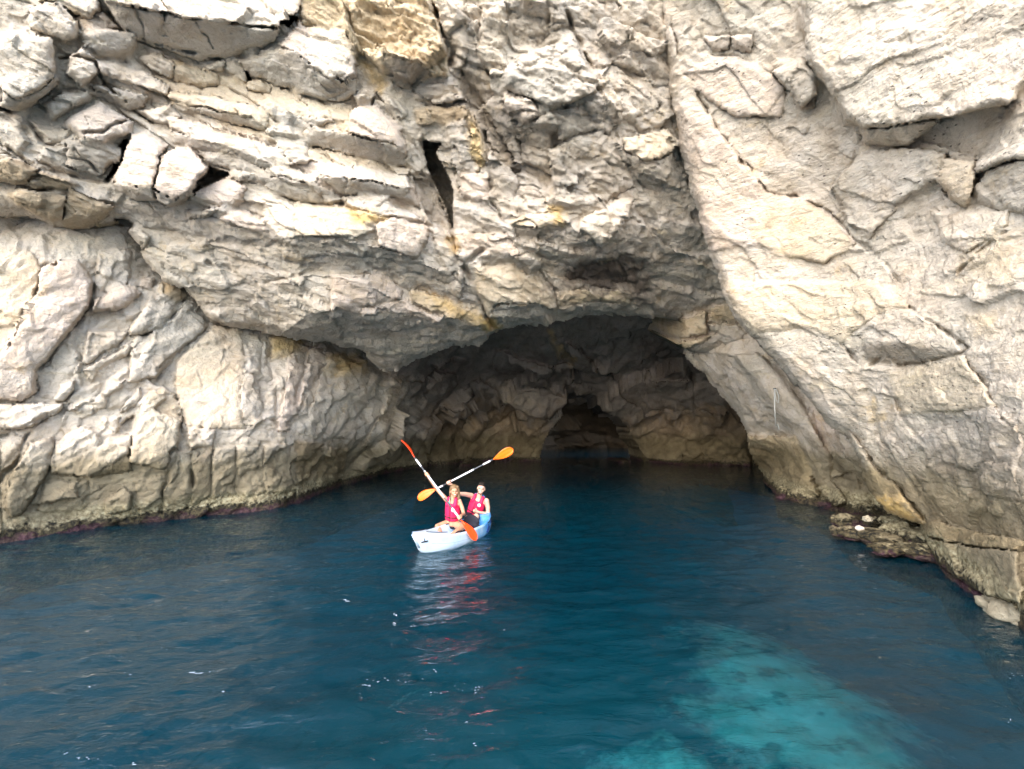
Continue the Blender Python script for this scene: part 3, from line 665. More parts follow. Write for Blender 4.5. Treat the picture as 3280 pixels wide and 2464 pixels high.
L_blobs = [(P(FULL, '820,640 880,600 1900,560 1900,1100 1650,1060 1400,1030 900,1040 870,1000 880,880 830,780'), 'i', 120, .92), (P(FULL, '930,900 1100,880 1180,900 1180,1020 930,1020'), 'j', 70, .8), (P(FULL, '1370,900 1640,880 1700,1060 1390,1020'), 'j', 70, .7), (P(Z6, "440,590 560,560 640,600 560,720 440,640"), 'k', 60, .7), (P(Z6, "1470,430 1640,440 1740,560 1760,640 1600,640 1540,560"), 'k', 60, .75), (P(Z6, "960,510 1100,500 1100,540 960,540"), 'k', 30, .7),  # i and j blobs paint the cave's shade onto the wall; j also browns it
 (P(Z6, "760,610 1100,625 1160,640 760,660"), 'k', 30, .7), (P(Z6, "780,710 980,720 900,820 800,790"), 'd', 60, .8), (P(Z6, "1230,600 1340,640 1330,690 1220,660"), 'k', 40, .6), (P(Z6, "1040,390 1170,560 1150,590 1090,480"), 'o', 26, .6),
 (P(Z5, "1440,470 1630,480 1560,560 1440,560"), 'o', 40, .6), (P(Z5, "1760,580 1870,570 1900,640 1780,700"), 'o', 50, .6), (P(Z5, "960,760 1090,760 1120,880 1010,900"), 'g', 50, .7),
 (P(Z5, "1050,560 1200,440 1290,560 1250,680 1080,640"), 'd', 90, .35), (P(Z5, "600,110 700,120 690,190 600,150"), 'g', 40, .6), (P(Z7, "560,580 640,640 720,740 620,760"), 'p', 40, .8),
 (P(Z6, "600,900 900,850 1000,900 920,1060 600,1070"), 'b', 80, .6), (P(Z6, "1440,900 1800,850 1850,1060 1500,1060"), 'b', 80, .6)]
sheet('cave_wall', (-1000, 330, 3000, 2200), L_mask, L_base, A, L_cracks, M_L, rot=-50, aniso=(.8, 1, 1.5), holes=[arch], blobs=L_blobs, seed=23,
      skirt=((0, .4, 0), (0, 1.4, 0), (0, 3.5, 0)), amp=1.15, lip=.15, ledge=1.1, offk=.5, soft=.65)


# ------------------------------------------------------------------ pier inside the mouth on the right, with the rope
A = []
a(Z7, "215,330 320,320 420,420 520,560 600,700 660,790 720,980 640,1000 560,850 480,690 370,550 290,430", .1, .1, .55, 't', .6)
a(Z7, "0,300 210,340 290,440 370,560 470,680 260,680 130,480", -.2, .8, -.2, 'g', .7)
a(Z7, "260,690 480,690 560,850 610,970 350,945 300,830 255,740", -.2, -.1, .6, 'y', 1.3)
a(Z7, "555,560 640,620 725,745 625,770 600,700", -.2, .1, -.1, 'p', .7)
a(Z7, "625,775 735,755 740,850 640,870", -.1, .3, .1, 't')
a(Z7, "640,875 745,860 830,1000 830,1040 720,1000", -.1, 0, .2, 't')
a(Z7, "660,1060 880,1050 1060,1110 1090,1210 960,1220 760,1150", 0, -.6, .2, 'd', 1.4)

P_mask = P(Z6, "1730,300 1722,430 1712,500 1722,545 1830,640 1900,740 1985,830 2030,930 2040,1000 2090,1100 2130,1190 2180,1250") + P(Z7, "400,1060 640,1150 760,1260 950,1340 1200,1420 1200,900 1000,700 700,300 500,100 100,-100")
P_base = [(*Z6(1500,300), 17.5), (*Z6(1720,545), 16.0), (*Z6(1700,400), 16.8), (*Z6(1985,830), 15.4), (*Z6(2035,980), 15.2), (*Z7(220,330), 13.9), (*Z7(400,500), 12.8), (*Z7(270,700), 14.6), (*Z7(550,760), 12.6), (*Z7(700,300), 12.5), (*Z7(500,0), 13.0), (*Z7(900,800), 10.2), (*Z7(740,800), 11.2)]
def wz(T, x, y): X_, Y_ = T(x, y); return (X_, Y_, float(water_depth(Y_)))
P_base += [wz(Z7, 310, 870), wz(Z7, 360, 950), wz(Z7, 600, 985), wz(Z7, 660, 1060), wz(Z7, 760, 1100), wz(Z7, 880, 1130), wz(Z7, 1000, 1160), wz(Z7, 1120, 1200)]
P_base += [(*Z7(760, 1000), 11.6), (*Z7(900, 1040), 10.9), (*Z7(1050, 1080), 9.6)]
P_base += [(*Z7(400,1100), 11.5), (*Z7(640,1150), 11.0), (*Z7(950,1320), 9.5), (*Z7(1200,1400), 8.0)]
sheet('cave_pier', (1950, 600, 3200, 2050), P_mask, P_base, A, [(P(Z7, "700,860 760,850"), 4, .2), (P(Z7, "480,690 560,560 600,700"), 4, .1)], M_L, rot=50,
      blobs=[(P(Z7, "560,580 640,640 720,740 620,760"), 'p', 40, .8), (P(Z7, "260,720 480,700 600,980 350,940"), 'y', 60, .6)], seed=43, skirt=((.3, .4, 0), (1., 1.2, 0), (2.5, 3., 0), (5, 6, 0)), amp=.8)

# the low inner chamber seen through the arch
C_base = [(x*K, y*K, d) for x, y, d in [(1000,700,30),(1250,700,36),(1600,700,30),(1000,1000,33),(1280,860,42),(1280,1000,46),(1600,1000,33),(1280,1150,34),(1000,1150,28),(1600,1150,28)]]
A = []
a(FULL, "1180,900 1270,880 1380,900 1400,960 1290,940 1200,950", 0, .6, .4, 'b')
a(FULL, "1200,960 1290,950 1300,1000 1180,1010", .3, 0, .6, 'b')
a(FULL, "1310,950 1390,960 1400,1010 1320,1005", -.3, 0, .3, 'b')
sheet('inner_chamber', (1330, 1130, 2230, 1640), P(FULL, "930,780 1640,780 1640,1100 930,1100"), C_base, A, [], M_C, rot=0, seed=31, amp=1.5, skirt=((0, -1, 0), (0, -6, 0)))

# ------------------------------------------------------------------ leaning cliff on the right
R_mask = P(FULL, "1300,-560 1385,-200 1410,-60 1425,60 1438,150 1453,219 1470,320 1489,402 1506,470 1526,530 1545,590 1561,636 1585,690 1620,724 1655,760 1684,790 1722,840 1756,880 1790,920 1824,940 1844,975 1856,1012 1870,1045 1886,1072 1912,1112 1955,1126 1990,1137 1997,1170 2010,1250 2050,1330 2120,1420 2200,1520 2300,1640 2420,1760 2950,1850 3000,-560")
R_base = [(x*K, y*K, d) for x, y, d in [(1300,-560,7.6),(1420,-100,8.2),(1440,100,8.8),(1480,300,9.4),(1510,520,9.9),(1590,700,9.9),(1680,830,9.7),(1830,950,9.0),(1930,1060,8.2),(1990,1130,7.5),
 (1750,-200,7.0),(1750,0,7.4),(1750,300,8.1),(1850,450,8.0),(1700,550,9.0),(1900,700,7.7),(2000,900,7.0),(2100,1050,6.3),(2212,-100,5.5),(2212,0,5.6),(2212,400,5.6),(2212,800,5.3),(2212,1100,5.1),
 (2600,0,4.3),(2600,800,3.9),(2600,1300,3.6),(2900,600,3.2),(2900,-400,3.5),(2300,-500,5.2)]]+[wl(2025,1212), wl(2080,1265), wl(2140,1312), wl(2212,1372), wl(2320,1470), wl(2500,1600)]
R_base += [(x*K, y*K, d) for x, y, d in [(2020,1290,6.9),(2100,1400,5.7),(2212,1500,4.7),(2400,1700,3.7),(2900,1800,2.9)]]
A = []
a(Z7, "150,0 840,0 1000,120 850,150 700,270 540,200 290,230 200,120", -.2, -.05, .1, 'c')
a(Z7, "290,240 500,400 720,480 880,640 1050,900 1100,1090 940,920 720,680 560,540 400,370", -.12, .2, .0, 't', .8)
a(Z7, "870,380 1250,330 1400,560 1150,580 960,590", 0, -.05, .15, 'c', .7)
a(Z7, "780,280 950,270 1200,310 1240,320 1090,362 960,372 800,355", 0, 1.1, .05, 'd', .8)
a(Z7, "770,400 800,360 960,380 1090,365 1240,330 1250,345 880,395", 0, -.6, .15, 'w')
a(Z7, "1150,580 1400,560 1500,640 1500,1000 1200,900 1000,700", -.05, .0, .08, 'g', 1.2)
a(Z7, "1050,1065 1110,1060 1300,1120 1500,1150 1500,1200 1320,1180 1200,1160 1060,1130", 0, -.8, .45, 'y', .9)
a(Z7, "1055,1135 1200,1165 1320,1185 1500,1205 1500,1440 1340,1400 1200,1310 1110,1250", -.1, .3, .5, 't', .8)
a(Z7, "1110,1260 1330,1400 1500,1450 1500,1480 1350,1440 1240,1400 1120,1310", 0, 1.2, .1, 'd')
a(Z7, "720,690 790,760 840,830 900,890 950,925 1050,1060 1050,1085 880,1040 820,950 760,840", -.25, .0, .30, 'y', .6)
a(Z7, "700,650 740,680 790,750 840,830 780,800 725,760", -.2, -.3, .32, 'w', .5)
a(Z4, "870,-60 1700,-60 2300,-60 2300,380 2110,610 1700,700 1240,760 1130,700 1010,500 900,350 880,150", -.15, -.15, .75, 'w', 1.1)
a(Z4, "1240,765 1700,705 1620,780 1500,860 1240,860 1200,800", 0, .7, .45, 'w')
a(Z4, "860,-60 880,150 900,350 1010,500 1130,750 1230,800 1180,1000 1050,1130 1150,1300 1060,1270 900,1180 650,1130 560,1000 400,800 320,680 230,540 150,400 90,100 60,-60", -.05, .05, -.12, 't', 1.3)
a(Z4, "280,220 440,210 440,290 340,300", 0, .2, .05, 'p')
a(Z4, "440,220 580,210 570,310 460,290", 0, .2, .1, 'p')
a(Z4, "320,330 500,340 700,440 780,510 740,690 480,690 330,600 240,540 180,420", 0, -.15, .08, 'p', .8)
a(Z4, "700,420 860,330 950,430 960,560 860,640 780,510", 0, .1, .42, 't')
a(Z4, "860,640 950,560 930,640", 0, .9, .1, 'k')
a(Z4, "1530,830 1720,700 2100,615 2060,720 1960,870 1900,930 1720,870", -.1, .6, -.1, 't')
a(Z4, "130,600 250,640 330,700 460,870 620,1060 660,1130 900,1190 1050,1280 1150,1370 1200,1440 1000,1500 560,1440 330,1500 280,1350 200,1000 120,800", -.15, 0, .15, 'p', .8)
a(Z4, "560,1200 900,1200 1050,1300 1180,1450 1000,1560 700,1500 560,1400", -.1, -.15, .2, 'c', .6)
a(Z4, "1040,1100 1220,900 1500,870 1720,900 1700,960 1640,1080 1500,1160 1350,1300 1250,1430 1150,1300", -.15, .05, .38, 't')
a(Z4, "1650,1070 1690,930 1890,945 1900,1080 1860,1240 1750,1170", 0, .1, .42, 'c', .6)
a(Z4, "2110,640 2300,600 2300,920 2100,960 1960,1000 1870,1035 1890,950 2000,870", .05, -.1, .4, 'w')
a(Z4, "1900,1110 1960,1005 2300,930 2300,1300 1900,1200", 0, .45, .2, 't')
a(Z4, "1640,1240 1860,1250 2120,1240 2120,1330 1850,1500 1680,1420", 0, -.15, .15, 'w')
R_cracks = [(P(Z4, "240,550 330,700 450,870 560,1020 660,1130 790,1160 900,1190 1040,1260 1150,1360 1200,1430"), 6, .35), (P(Z4, "1140,740 1240,760 1700,705"), 6, .2),
 (P(Z4, "1650,1080 1760,1180 1860,1240 1900,1100 1890,940"), 4, .25), (P(Z4, "2100,1370 1920,1500 1810,1620"), 6, .2), (P(Z4, "1200,1430 1300,1500 1450,1662"), 7, .25),
 (P(Z7, "700,280 790,390 880,330 960,372 1100,360 1230,320 1260,300 1000,120"), 5, .3), (P(Z7, "735,680 780,760 880,850 960,930 1040,1060"), 5, .35), (P(Z7, "1210,270 1350,480 1496,700"), 7, .25),
 (P(Z7, "890,470 960,600 1100,760"), 6, .15), (P(Z7, "640,520 760,600 900,760 1040,950"), 7, .15)]
R_blobs = [(P(Z7, "830,950 950,960 1040,1060 1040,1080 890,1040"), 'o', 40, 1.0), (P(Z7, "1270,160 1380,160 1370,250 1290,230"), 'o', 70, .3), (P(Z7, "820,520 870,600 860,640 830,620"), 'o', 30, .6),
 (P(Z7, "1170,580 1496,560 1496,900 1300,960 1100,700"), 'd', 120, .45), (P(Z7, "980,920 1300,960 1496,1100 1496,1160 1100,1060"), 'b', 60, .6), (P(Z7, "740,720 790,770 840,830 770,830"), 'w', 20, .8),
 (P(Z4, "900,100 1200,60 1400,260 1100,300"), 'd', 100, .35), (P(Z4, "1900,1450 2179,1400 2179,1662 1800,1662"), 'y', 90, .6), (P(Z4, "250,1000 550,980 500,1130 300,1120"), 'c', 60, .7)]
sheet('leaning_cliff', (1900, -820, 4450, 2740), R_mask, R_base, A, R_cracks, M_R, rot=42, aniso=(.7, 1, 1.7), blobs=R_blobs, seed=37,
      skirt=((.3, .35, 0), (1.1, 1.2, 0), (3, 3., 0), (7, 7., 0)), amp=.55, lam=200, offk=.6, ledge=.7)
# ------------------------------------------------------------------ water and sea bed
def axis_steps(a, b, lo, hi, s0, g):
    v = list(np.arange(lo, hi+s0, s0)); s = s0; p = lo; L = []
    while p > a: s *= g; p -= s; L.append(p)
    s = s0; p = v[-1]; Rr = []
    while p < b: s *= g; p += s; Rr.append(p)
    return np.array(L[::-1]+v+Rr)
wx = axis_steps(-600, 600, -12, 13, 0.06, 1.12); 
wy = axis_steps(-1500, 60, 2.2, 16, 0.045, 1.06)
WXg, WYg = np.meshgrid(wx, wy)
q = np.stack([WXg.ravel(), WYg.ravel(), 0*WXg.ravel()], 1)
fade = np.clip(1.25-np.hypot(WXg, WYg-8).ravel()/60, 0, 1)
dirq = np.stack([q[:, 0]*0.80+q[:, 1]*0.35, q[:, 1]*1.7-q[:, 0]*0.4, q[:, 2]], 1)
hz = 0.050*fbm(dirq*0.9, 2, 3)+0.055*fbm(dirq*2.1+3, 3, 4)+0.019*fbm(dirq*6.0+7, 2, 6, 0.6)
calm = np.clip(1.15-(WYg.ravel()-6)/22, 0.35, 1)
hz = hz*fade*calm
WV = np.stack([q[:, 0], q[:, 1], hz], 1)
nx, ny = len(wx), len(wy)
ii = np.arange(nx*ny).reshape(ny, nx)
wf = np.stack([ii[:-1, :-1], ii[:-1, 1:], ii[1:, 1:], ii[1:, :-1]], -1).reshape(-1, 4)
# close it downwards: a body of water
rim = np.concatenate([ii[0, :], ii[1:, -1], ii[-1, -2::-1], ii[-2:0:-1, 0]])
bot = WV[rim].copy(); bot[:, 2] = -30
nb = len(WV); m_ = len(rim)
side = np.array([[rim[k], nb+k, nb+(k+1) % m_, rim[(k+1) % m_]] for k in range(m_)])
cor = [nb, nb+nx-1, nb+nx+ny-2, nb+2*nx+ny-3]
N_ = N('sea_water')
geo = N_.n('NewGeometry').outputs['Position']
st = N_.n('Mapping', {'Vector': geo, 'Scale': (0.8, 1.8, 1)}).outputs[0]
r1 = N_.noise(st, 5.0, 4, 0.6, 0.4); r2 = N_.noise(st, 17.0, 3, 0.6, 0.3)
hh = N_.math('ADD', N_.math('MULTIPLY', r1, 1.0), N_.math('MULTIPLY', r2, 0.16))
bmp = N_.n('Bump', {'Height': hh, 'Strength': 0.6, 'Distance': 0.05})
fres = N_.n('Fresnel', {'IOR': 1.33, 'Normal': bmp.outputs[0]}).outputs[0]
gl = N_.n('BsdfGlossy', {'Color': (1, 1, 1, 1), 'Roughness': 0.03, 'Normal': bmp.outputs[0]}).outputs[0]
tr = N_.n('BsdfTransparent', {'Color': (0.75, 0.97, 1.0, 1)}).outputs[0]
body = N_.n('BsdfDiffuse', {'Color': (0.0, 0.050, 0.084, 1)}).outputs[0]
inn = N_.n('MixShader', {0: 0.27, 1: tr, 2: body}).outputs[0]
mx = N_.n('MixShader', {0: fres, 1: inn, 2: gl}).outputs[0]
vol = N_.n('VolumeAbsorption', {'Color': (0.0, 0.78, 0.85, 1), 'Density': 0.20}).outputs[0]
N_.t.links.new(vol, N_.out.inputs[1]); M_W = N_.done(mx)
water = np_mesh('water', np.concatenate([WV, bot]), np.concatenate([wf, side, np.array([[cor[3], cor[2], cor[1], cor[0]]])]), M_W)
tag(water, kind='structure')

# sea bed: dark rock and weed with a pale sand patch
bx = axis_steps(-300, 300, -14, 16, 0.12, 1.25); by = axis_steps(-400, 60, 1, 26, 0.12, 1.25)
BX, BY = np.meshgrid(bx, by)
q = np.stack([BX.ravel(), BY.ravel(), 0*BX.ravel()], 1)
def tob(x, y, z):                         # picture position -> point at height z along that line of sight
    p = onwater(x, y, z); return p[0], p[1]
n1 = fbm(q*0.45, 4, 91); n2 = fbm(q*1.6, 4, 92)
sand = np.zeros(len(q))
for (sx_, sy_, zz, rr, el) in ((2500, 2120, -3.2, 1.5, 1.5), (2640, 2330, -3.2, 1.3, 1.2), (2420, 2330, -3.2, 1.2, 1.2), (2150, 2440, -3.3, 1.0, .8), (2330, 1980, -3.3, 1.2, 1.2), (2700, 2180, -3.2, .9, 1.2), (1360, 2080, -3.6, .5, .6), (1900, 2460, -3.4, .6, .6)):
    cx, cy = tob(sx_, sy_, zz)
    d = np.hypot((q[:, 0]-cx), (q[:, 1]-cy)/el)+1.5*n1+0.8*n2
    sand = np.maximum(sand, np.clip((rr-d)/1.8+0.5, 0, 1)*(1 if sx_ > 1800 else .55))
c0 = tob(2450, 2250, -3.0)
rise = np.clip(1.15-np.hypot(q[:, 0]-c0[0], (q[:, 1]-c0[1])/1.3)/12.5, 0, 1)
bz = -7.0+3.5*rise**.7+0.2*n1+0.05*n2+0.12*sand
nx, ny = len(bx), len(by); ii = np.arange(nx*ny).reshape(ny, nx)
bf = np.stack([ii[:-1, :-1], ii[:-1, 1:], ii[1:, 1:], ii[1:, :-1]], -1).reshape(-1, 4)
sc = np.stack([sand]*3, 1)
N_ = N('sea_bed')
geo = N_.n('NewGeometry').outputs['Position']
tnt = N_.n('SeparateColor', {0: N_.n('Attribute', attribute_name='tint').outputs['Color']}).outputs[0]
nn = N_.noise(geo, 2.2, 6, 0.7)
sm = N_.mapr(N_.math('ADD', tnt, N_.mapr(nn, 0.3, 0.7, -0.25, 0.25)), 0.30, 0.90)
cc = N_.mix(sm, (0.09, 0.12, 0.11), N_.ramp(N_.noise(geo, 1.3, 4), [(0.35, (0.55, 0.53, 0.42)), (0.65, (0.90, 0.88, 0.78))]))
spk = N_.mapr(N_.noise(geo, 1.7, 2, 0.5), 0.60, 0.68, 0, 0.5)
cc = N_.mix(spk, cc, (0.03, 0.05, 0.04))
M_B = N_.done(N_.n('BsdfDiffuse', {'Color': cc}).outputs[0])
bed = np_mesh('sea_bed', np.stack([q[:, 0], q[:, 1], bz], 1), bf, M_B, cols=sc)
tag(bed, kind='structure')
# ------------------------------------------------------------------ simple materials
def plain(name, col, rough=0.5, spec=0.5, bump=0.0, scale=40, var=0.12, sss=0):
    N_ = N(name); g = N_.n('TexCoord').outputs['Object']
    nz = N_.noise(g, scale, 4, 0.6)
    c = N_.mix(N_.mapr(nz, 0.3, 0.7), tuple(x*(1-var) for x in col), tuple(min(1, x*(1+var)) for x in col))
    ins = {'Base Color': c, 'Roughness': rough}
    if bump: ins['Normal'] = N_.n('Bump', {'Height': nz, 'Strength': bump, 'Distance': 0.01}).outputs[0]
    p = N_.n('BsdfPrincipled', ins); p.inputs['Specular IOR Level'].default_value = spec
    if sss:
        p.inputs['Subsurface Weight'].default_value = sss; p.inputs['Subsurface Radius'].default_value = (0.02, 0.008, 0.004)
    return N_.done(p.outputs[0])
M_SKIN = plain('skin_fair', (0.62, 0.36, 0.26), 0.5, 0.4, 0, 30, 0.08)
M_SKIN2 = plain('skin_tanned', (0.50, 0.25, 0.15), 0.45, 0.4, 0, 30, 0.08)
M_VEST = plain('vest_fabric', (0.62, 0.012, 0.075), 0.6, 0.3, 0.5, 60, 0.2)
M_BLACK = plain('black_fabric', (0.012, 0.012, 0.02), 0.7, 0.3, 0.4, 50)
M_HAIRW = plain('hair_light_brown', (0.16, 0.095, 0.045), 0.5, 0.4, 0.8, 90, 0.4)
M_HAIRM = plain('hair_dark_brown', (0.02, 0.014, 0.01), 0.6, 0.3, 0.6, 120, 0.4)
M_WHITE = plain('white_plastic', (0.80, 0.80, 0.82), 0.4, 0.5)
M_DARK = plain('dark_metal', (0.06, 0.065, 0.075), 0.4, 0.5)
M_ORANGE = plain('orange_plastic', (0.90, 0.15, 0.004), 0.35, 0.5, 0, 20, 0.1); M_RED = plain('red_orange_plastic', (0.85, 0.06, 0.008), 0.35, 0.5, 0, 20, 0.1)
M_ROPE = plain('rope_fibre', (0.55, 0.54, 0.50), 0.9, 0.2, 0.5, 200)
M_BLUE = plain('blue_fabric', (0.03, 0.22, 0.50), 0.6, 0.3)
M_TEAL = plain('teal_fabric', (0.05, 0.55, 0.45), 0.6, 0.3)
M_LIP = plain('lips', (0.35, 0.08, 0.07), 0.4, 0.4)
M_EYE = plain('eye_dark', (0.03, 0.02, 0.02), 0.2, 0.5)
M_TEETH = plain('teeth', (0.8, 0.78, 0.72), 0.3, 0.5)

# ------------------------------------------------------------------ soft bodies : closed pieces fused into one skin
class Soft:
    def __init__(s): s.v = []; s.f = []
    def add(s, vs, fs):
        n = len(s.v); s.v += [tuple(v) for v in vs]; s.f += [tuple(i+n for i in f) for f in fs]
    def ell(s, c, r, rot=None, n=14, m=10):
        c = np.array(c, float); r = np.array([r]*3 if np.isscalar(r) else r, float); Rm = np.eye(3) if rot is None else rot
        vs = [c+Rm@(r*np.array([0, 0, 1]))]
        for i in range(1, m):
            for j in range(n):
                t = math.pi*i/m; p = 2*math.pi*j/n
                vs.append(c+Rm@(r*np.array([math.sin(t)*math.cos(p), math.sin(t)*math.sin(p), math.cos(t)])))
        vs.append(c+Rm@(r*np.array([0, 0, -1])))
        fs = [(0, 1+j, 1+(j+1) % n) for j in range(n)]
        for i in range(m-2):
            for j in range(n):
                a = 1+i*n+j; b = 1+i*n+(j+1) % n; fs.append((a, a+n, b+n, b))
        e = len(vs)-1; fs += [(e, 1+(m-2)*n+(j+1) % n, 1+(m-2)*n+j) for j in range(n)]
        s.add(vs, fs)
    def limb(s, pts, rs, flat=None):
        for k in range(len(pts)-1):
            a = np.array(pts[k], float); b = np.array(pts[k+1], float); L = np.linalg.norm(b-a); m = max(2, int(L/(0.35*min(rs[k], rs[k+1])))+1)
            for t in np.linspace(0, 1, m): s.ell(a+(b-a)*t, rs[k]+(rs[k+1]-rs[k])*t, None, 10, 7)
    def build(s, name, mat, parent=None, voxel=0.008, smooth=3):
        me = bpy.data.meshes.new(name+'_raw'); me.from_pydata(s.v, [], s.f); me.update()
        t = bpy.data.objects.new('raw', me); COL.objects.link(t)
        r = t.modifiers.new('r', 'REMESH'); r.mode = 'VOXEL'; r.voxel_size = voxel
        if smooth:
            sm = t.modifiers.new('s', 'SMOOTH'); sm.iterations = smooth; sm.factor = 0.5
        dg = bpy.context.evaluated_depsgraph_get(); m2 = bpy.data.meshes.new_from_object(t.evaluated_get(dg))
        bpy.data.objects.remove(t); bpy.data.meshes.remove(me)
        m2.name = name; m2.materials.clear(); m2.materials.append(mat)
        m2.polygons.foreach_set('use_smooth', np.ones(len(m2.polygons), bool))
        o = bpy.data.objects.new(name, m2); COL.objects.link(o)
        if parent: o.parent = parent
        return o

def unit(v): v = np.array(v, float); return v/(np.linalg.norm(v)+1e-9)
def basis(z, x=(0, 0, 1)):
    z = unit(z); x = np.array(x, float); x = unit(x-z*np.dot(x, z)); return np.stack([x, np.cross(z, x), z], 1)
def tube_mesh(name, pts, r, mat, parent=None, n=10):
    pts = [np.array(p, float) for p in pts]; rr = r if hasattr(r, '__len__') else [r]*len(pts)
    vs, fs = [], []
    for k, p in enumerate(pts):
        d = pts[min(k+1, len(pts)-1)]-pts[max(k-1, 0)]; B = basis(d, (0.31, 0.2, 0.93))
        for j in range(n):
            t = 2*math.pi*j/n; vs.append(p+rr[k]*(B[:, 0]*math.cos(t)+B[:, 1]*math.sin(t)))
    for k in range(len(pts)-1):
        for j in range(n): a = k*n+j; b = k*n+(j+1) % n; fs.append((a, b, b+n, a+n))
    fs.append(tuple(range(n))[::-1]); fs.append(tuple((len(pts)-1)*n+j for j in range(n)))
    me = bpy.data.meshes.new(name); me.from_pydata([tuple(v) for v in vs], [], fs); me.materials.append(mat)
    for p in me.polygons: p.use_smooth = len(p.vertices) == 4
    me.update(); o = bpy.data.objects.new(name, me); COL.objects.link(o)
    if parent: o.parent = parent
    return o
def empty(name, loc, label, cat, group=None):
    o = bpy.data.objects.new(name, None); COL.objects.link(o); o.location = loc; o.empty_display_size = 0.1
    return tag(o, label, cat, group)
def adopt(root):
    """children are modelled in world space: keep them there under a root that stands at its base"""
    for c in root.children: c.matrix_parent_inverse = Matrix.Translation(-Vector(root.location))

ZK = 460/1820.0
def J(zx, zy, d):
    return unproject(np.array(1240+zx*ZK), np.array(1380+zy*ZK), np.array(float(d)))

# ------------------------------------------------------------------ kayak
BOW = np.array([-1.64, 7.98]); STERN = np.array([-0.50, 10.22])
KC = (BOW+STERN)/2; KL = np.linalg.norm(BOW-STERN); kb = (BOW-STERN)/KL
kyaw = math.atan2(kb[1], kb[0])-math.pi/2           # local +y is the bow
kay = empty('kayak', (KC[0], KC[1], 0), 'pale blue and white two-seat sit-on-top kayak floating in front of the cave', 'kayak')
kay.rotation_euler = (math.radians(0), 0, kyaw)
nS, prof = 61, 15
vs, cs, fs = [], [], []
def hull_dims(t):
    a = abs(t)
    w_ = 0.385*(1-a**2.5)**0.92+0.012
    zk = -0.10+0.16*a**5+(0.05*a**9)
    zg = 0.215+(0.15 if t > 0 else 0.05)*a**2.4
    return w_, zk, zg
for i in range(nS):
    t = -1+2*i/(nS-1); w_, zk, zg = hull_dims(t); y = t*KL/2
    rec = np.clip((0.66-abs(t-(-0.12)))/0.12, 0, 1)       # 1 inside the cockpit
    rec = rec*rec*(3-2*rec)
    y_over = (0.10*max(0, t)**8)
    deck = zg+0.045*(1-rec)
    fl = 0.06*rec+deck*(1-rec)
    half = [(0, zk), (w_*.42, zk+.012), (w_*.78, zk+.05), (w_*.955, zk+.12), (w_*1.0, zk+.5*(zg-zk)+.03), (w_*.965, zg-.035), (w_*.985, zg-.008), (w_*.95, zg+.014), (w_*.86, zg+.016),
            (w_*.80, zg*(rec)+(deck*.98)*(1-rec)), (w_*.74, .5*(zg+fl)*rec+deck*(1-rec)), (w_*.66, fl+.02*rec), (w_*.5, fl), (w_*.25, fl), (0, fl+.01*(1-rec))]
    row = half+[(-x, z) for x, z in half[-2:0:-1]]
    for x, z in row:
        lean = (z-zk)/(zg-zk)
        vs.append((x, y+y_over*0+(0.20 if t > 0 else 0.05)*t*abs(t)**5*(np.clip(lean, 0, 1)-.5), z))
        g = np.clip((t+0.50)/0.55, 0, 1)
        cs.append((g, g, g))
nr = 2*prof-2
for i in range(nS-1):
    for j in range(nr): a_ = i*nr+j; b_ = i*nr+(j+1) % nr; fs.append((a_, a_+nr, b_+nr, b_))
N_ = N('kayak_plastic'); tn = N_.n('SeparateColor', {0: N_.n('Attribute', attribute_name='tint').outputs['Color']}).outputs[0]
g = N_.n('TexCoord').outputs['Object']; nz = N_.noise(g, 4.0, 4, 0.6, 1.0)
f_ = N_.math('ADD', tn, N_.mapr(nz, 0.3, 0.7, -0.3, 0.3), clamp=True)
cc = N_.ramp(f_, [(0.0, (0.06, 0.27, 0.62)), (0.35, (0.16, 0.38, 0.66)), (0.7, (0.38, 0.52, 0.68)), (1.0, (0.50, 0.60, 0.70))])
pz = N_.n('BsdfPrincipled', {'Base Color': cc, 'Roughness': 0.38}); M_KAY = N_.done(pz.outputs[0])
hull = np_mesh('hull', vs, fs, M_KAY, kay, True, np.array(cs))
caps = bpy.data.meshes.new('caps')
KM = Matrix.Translation((KC[0], KC[1], 0)) @ Matrix.Rotation(kyaw, 4, 'Z')
def klocal(pts, name, r, mat, parent=kay, n=8): return tube_mesh(name, pts, r, mat, parent, n)
def end_cap(t):
    w_, zk, zg = hull_dims(t)
    return klocal([(0, t*(KL/2)-(.09 if t > 0 else -.02), zk+.01), (0, t*KL/2, .5*(zk+zg)), (0, t*(KL/2)+(.09 if t > 0 else -.02), zg+.005)], 'keel_strip', 0.022, M_KAY)
def end_piece(t):
    o = end_cap(t); a = o.data.color_attributes.new('tint', 'FLOAT_COLOR', 'POINT')
    a.data.foreach_set('color', np.tile([1., 1, 1, 1] if t > 0 else [0., 0, 0, 1], len(o.data.vertices)).astype(np.float32)); return o
end_piece(1); end_piece(-1)
klocal([(-.135, KL/2-.16, .225), (-.105, KL/2-.02, .225)], 'carry_handle', .012, M_BLACK)
klocal([(-.03, KL/2-.08, .375), (-.085, KL/2-.085, .35), (-.12, KL/2-.09, .225)], 'handle_cord', .007, M_BLACK)
klocal([(-.05, -KL/2-.085, .24), (.05, -KL/2-.085, .24)], 'carry_handle', .012, M_BLACK)
klocal([(-.30, .50, .245), (-.28, .40, .26), (-.30, .30, .25)], 'side_handle', .012, M_BLACK)
klocal([(.372, .62, .20), (.395, .52, .19), (.40, .42, .20)], 'side_handle', .010, M_BLACK)
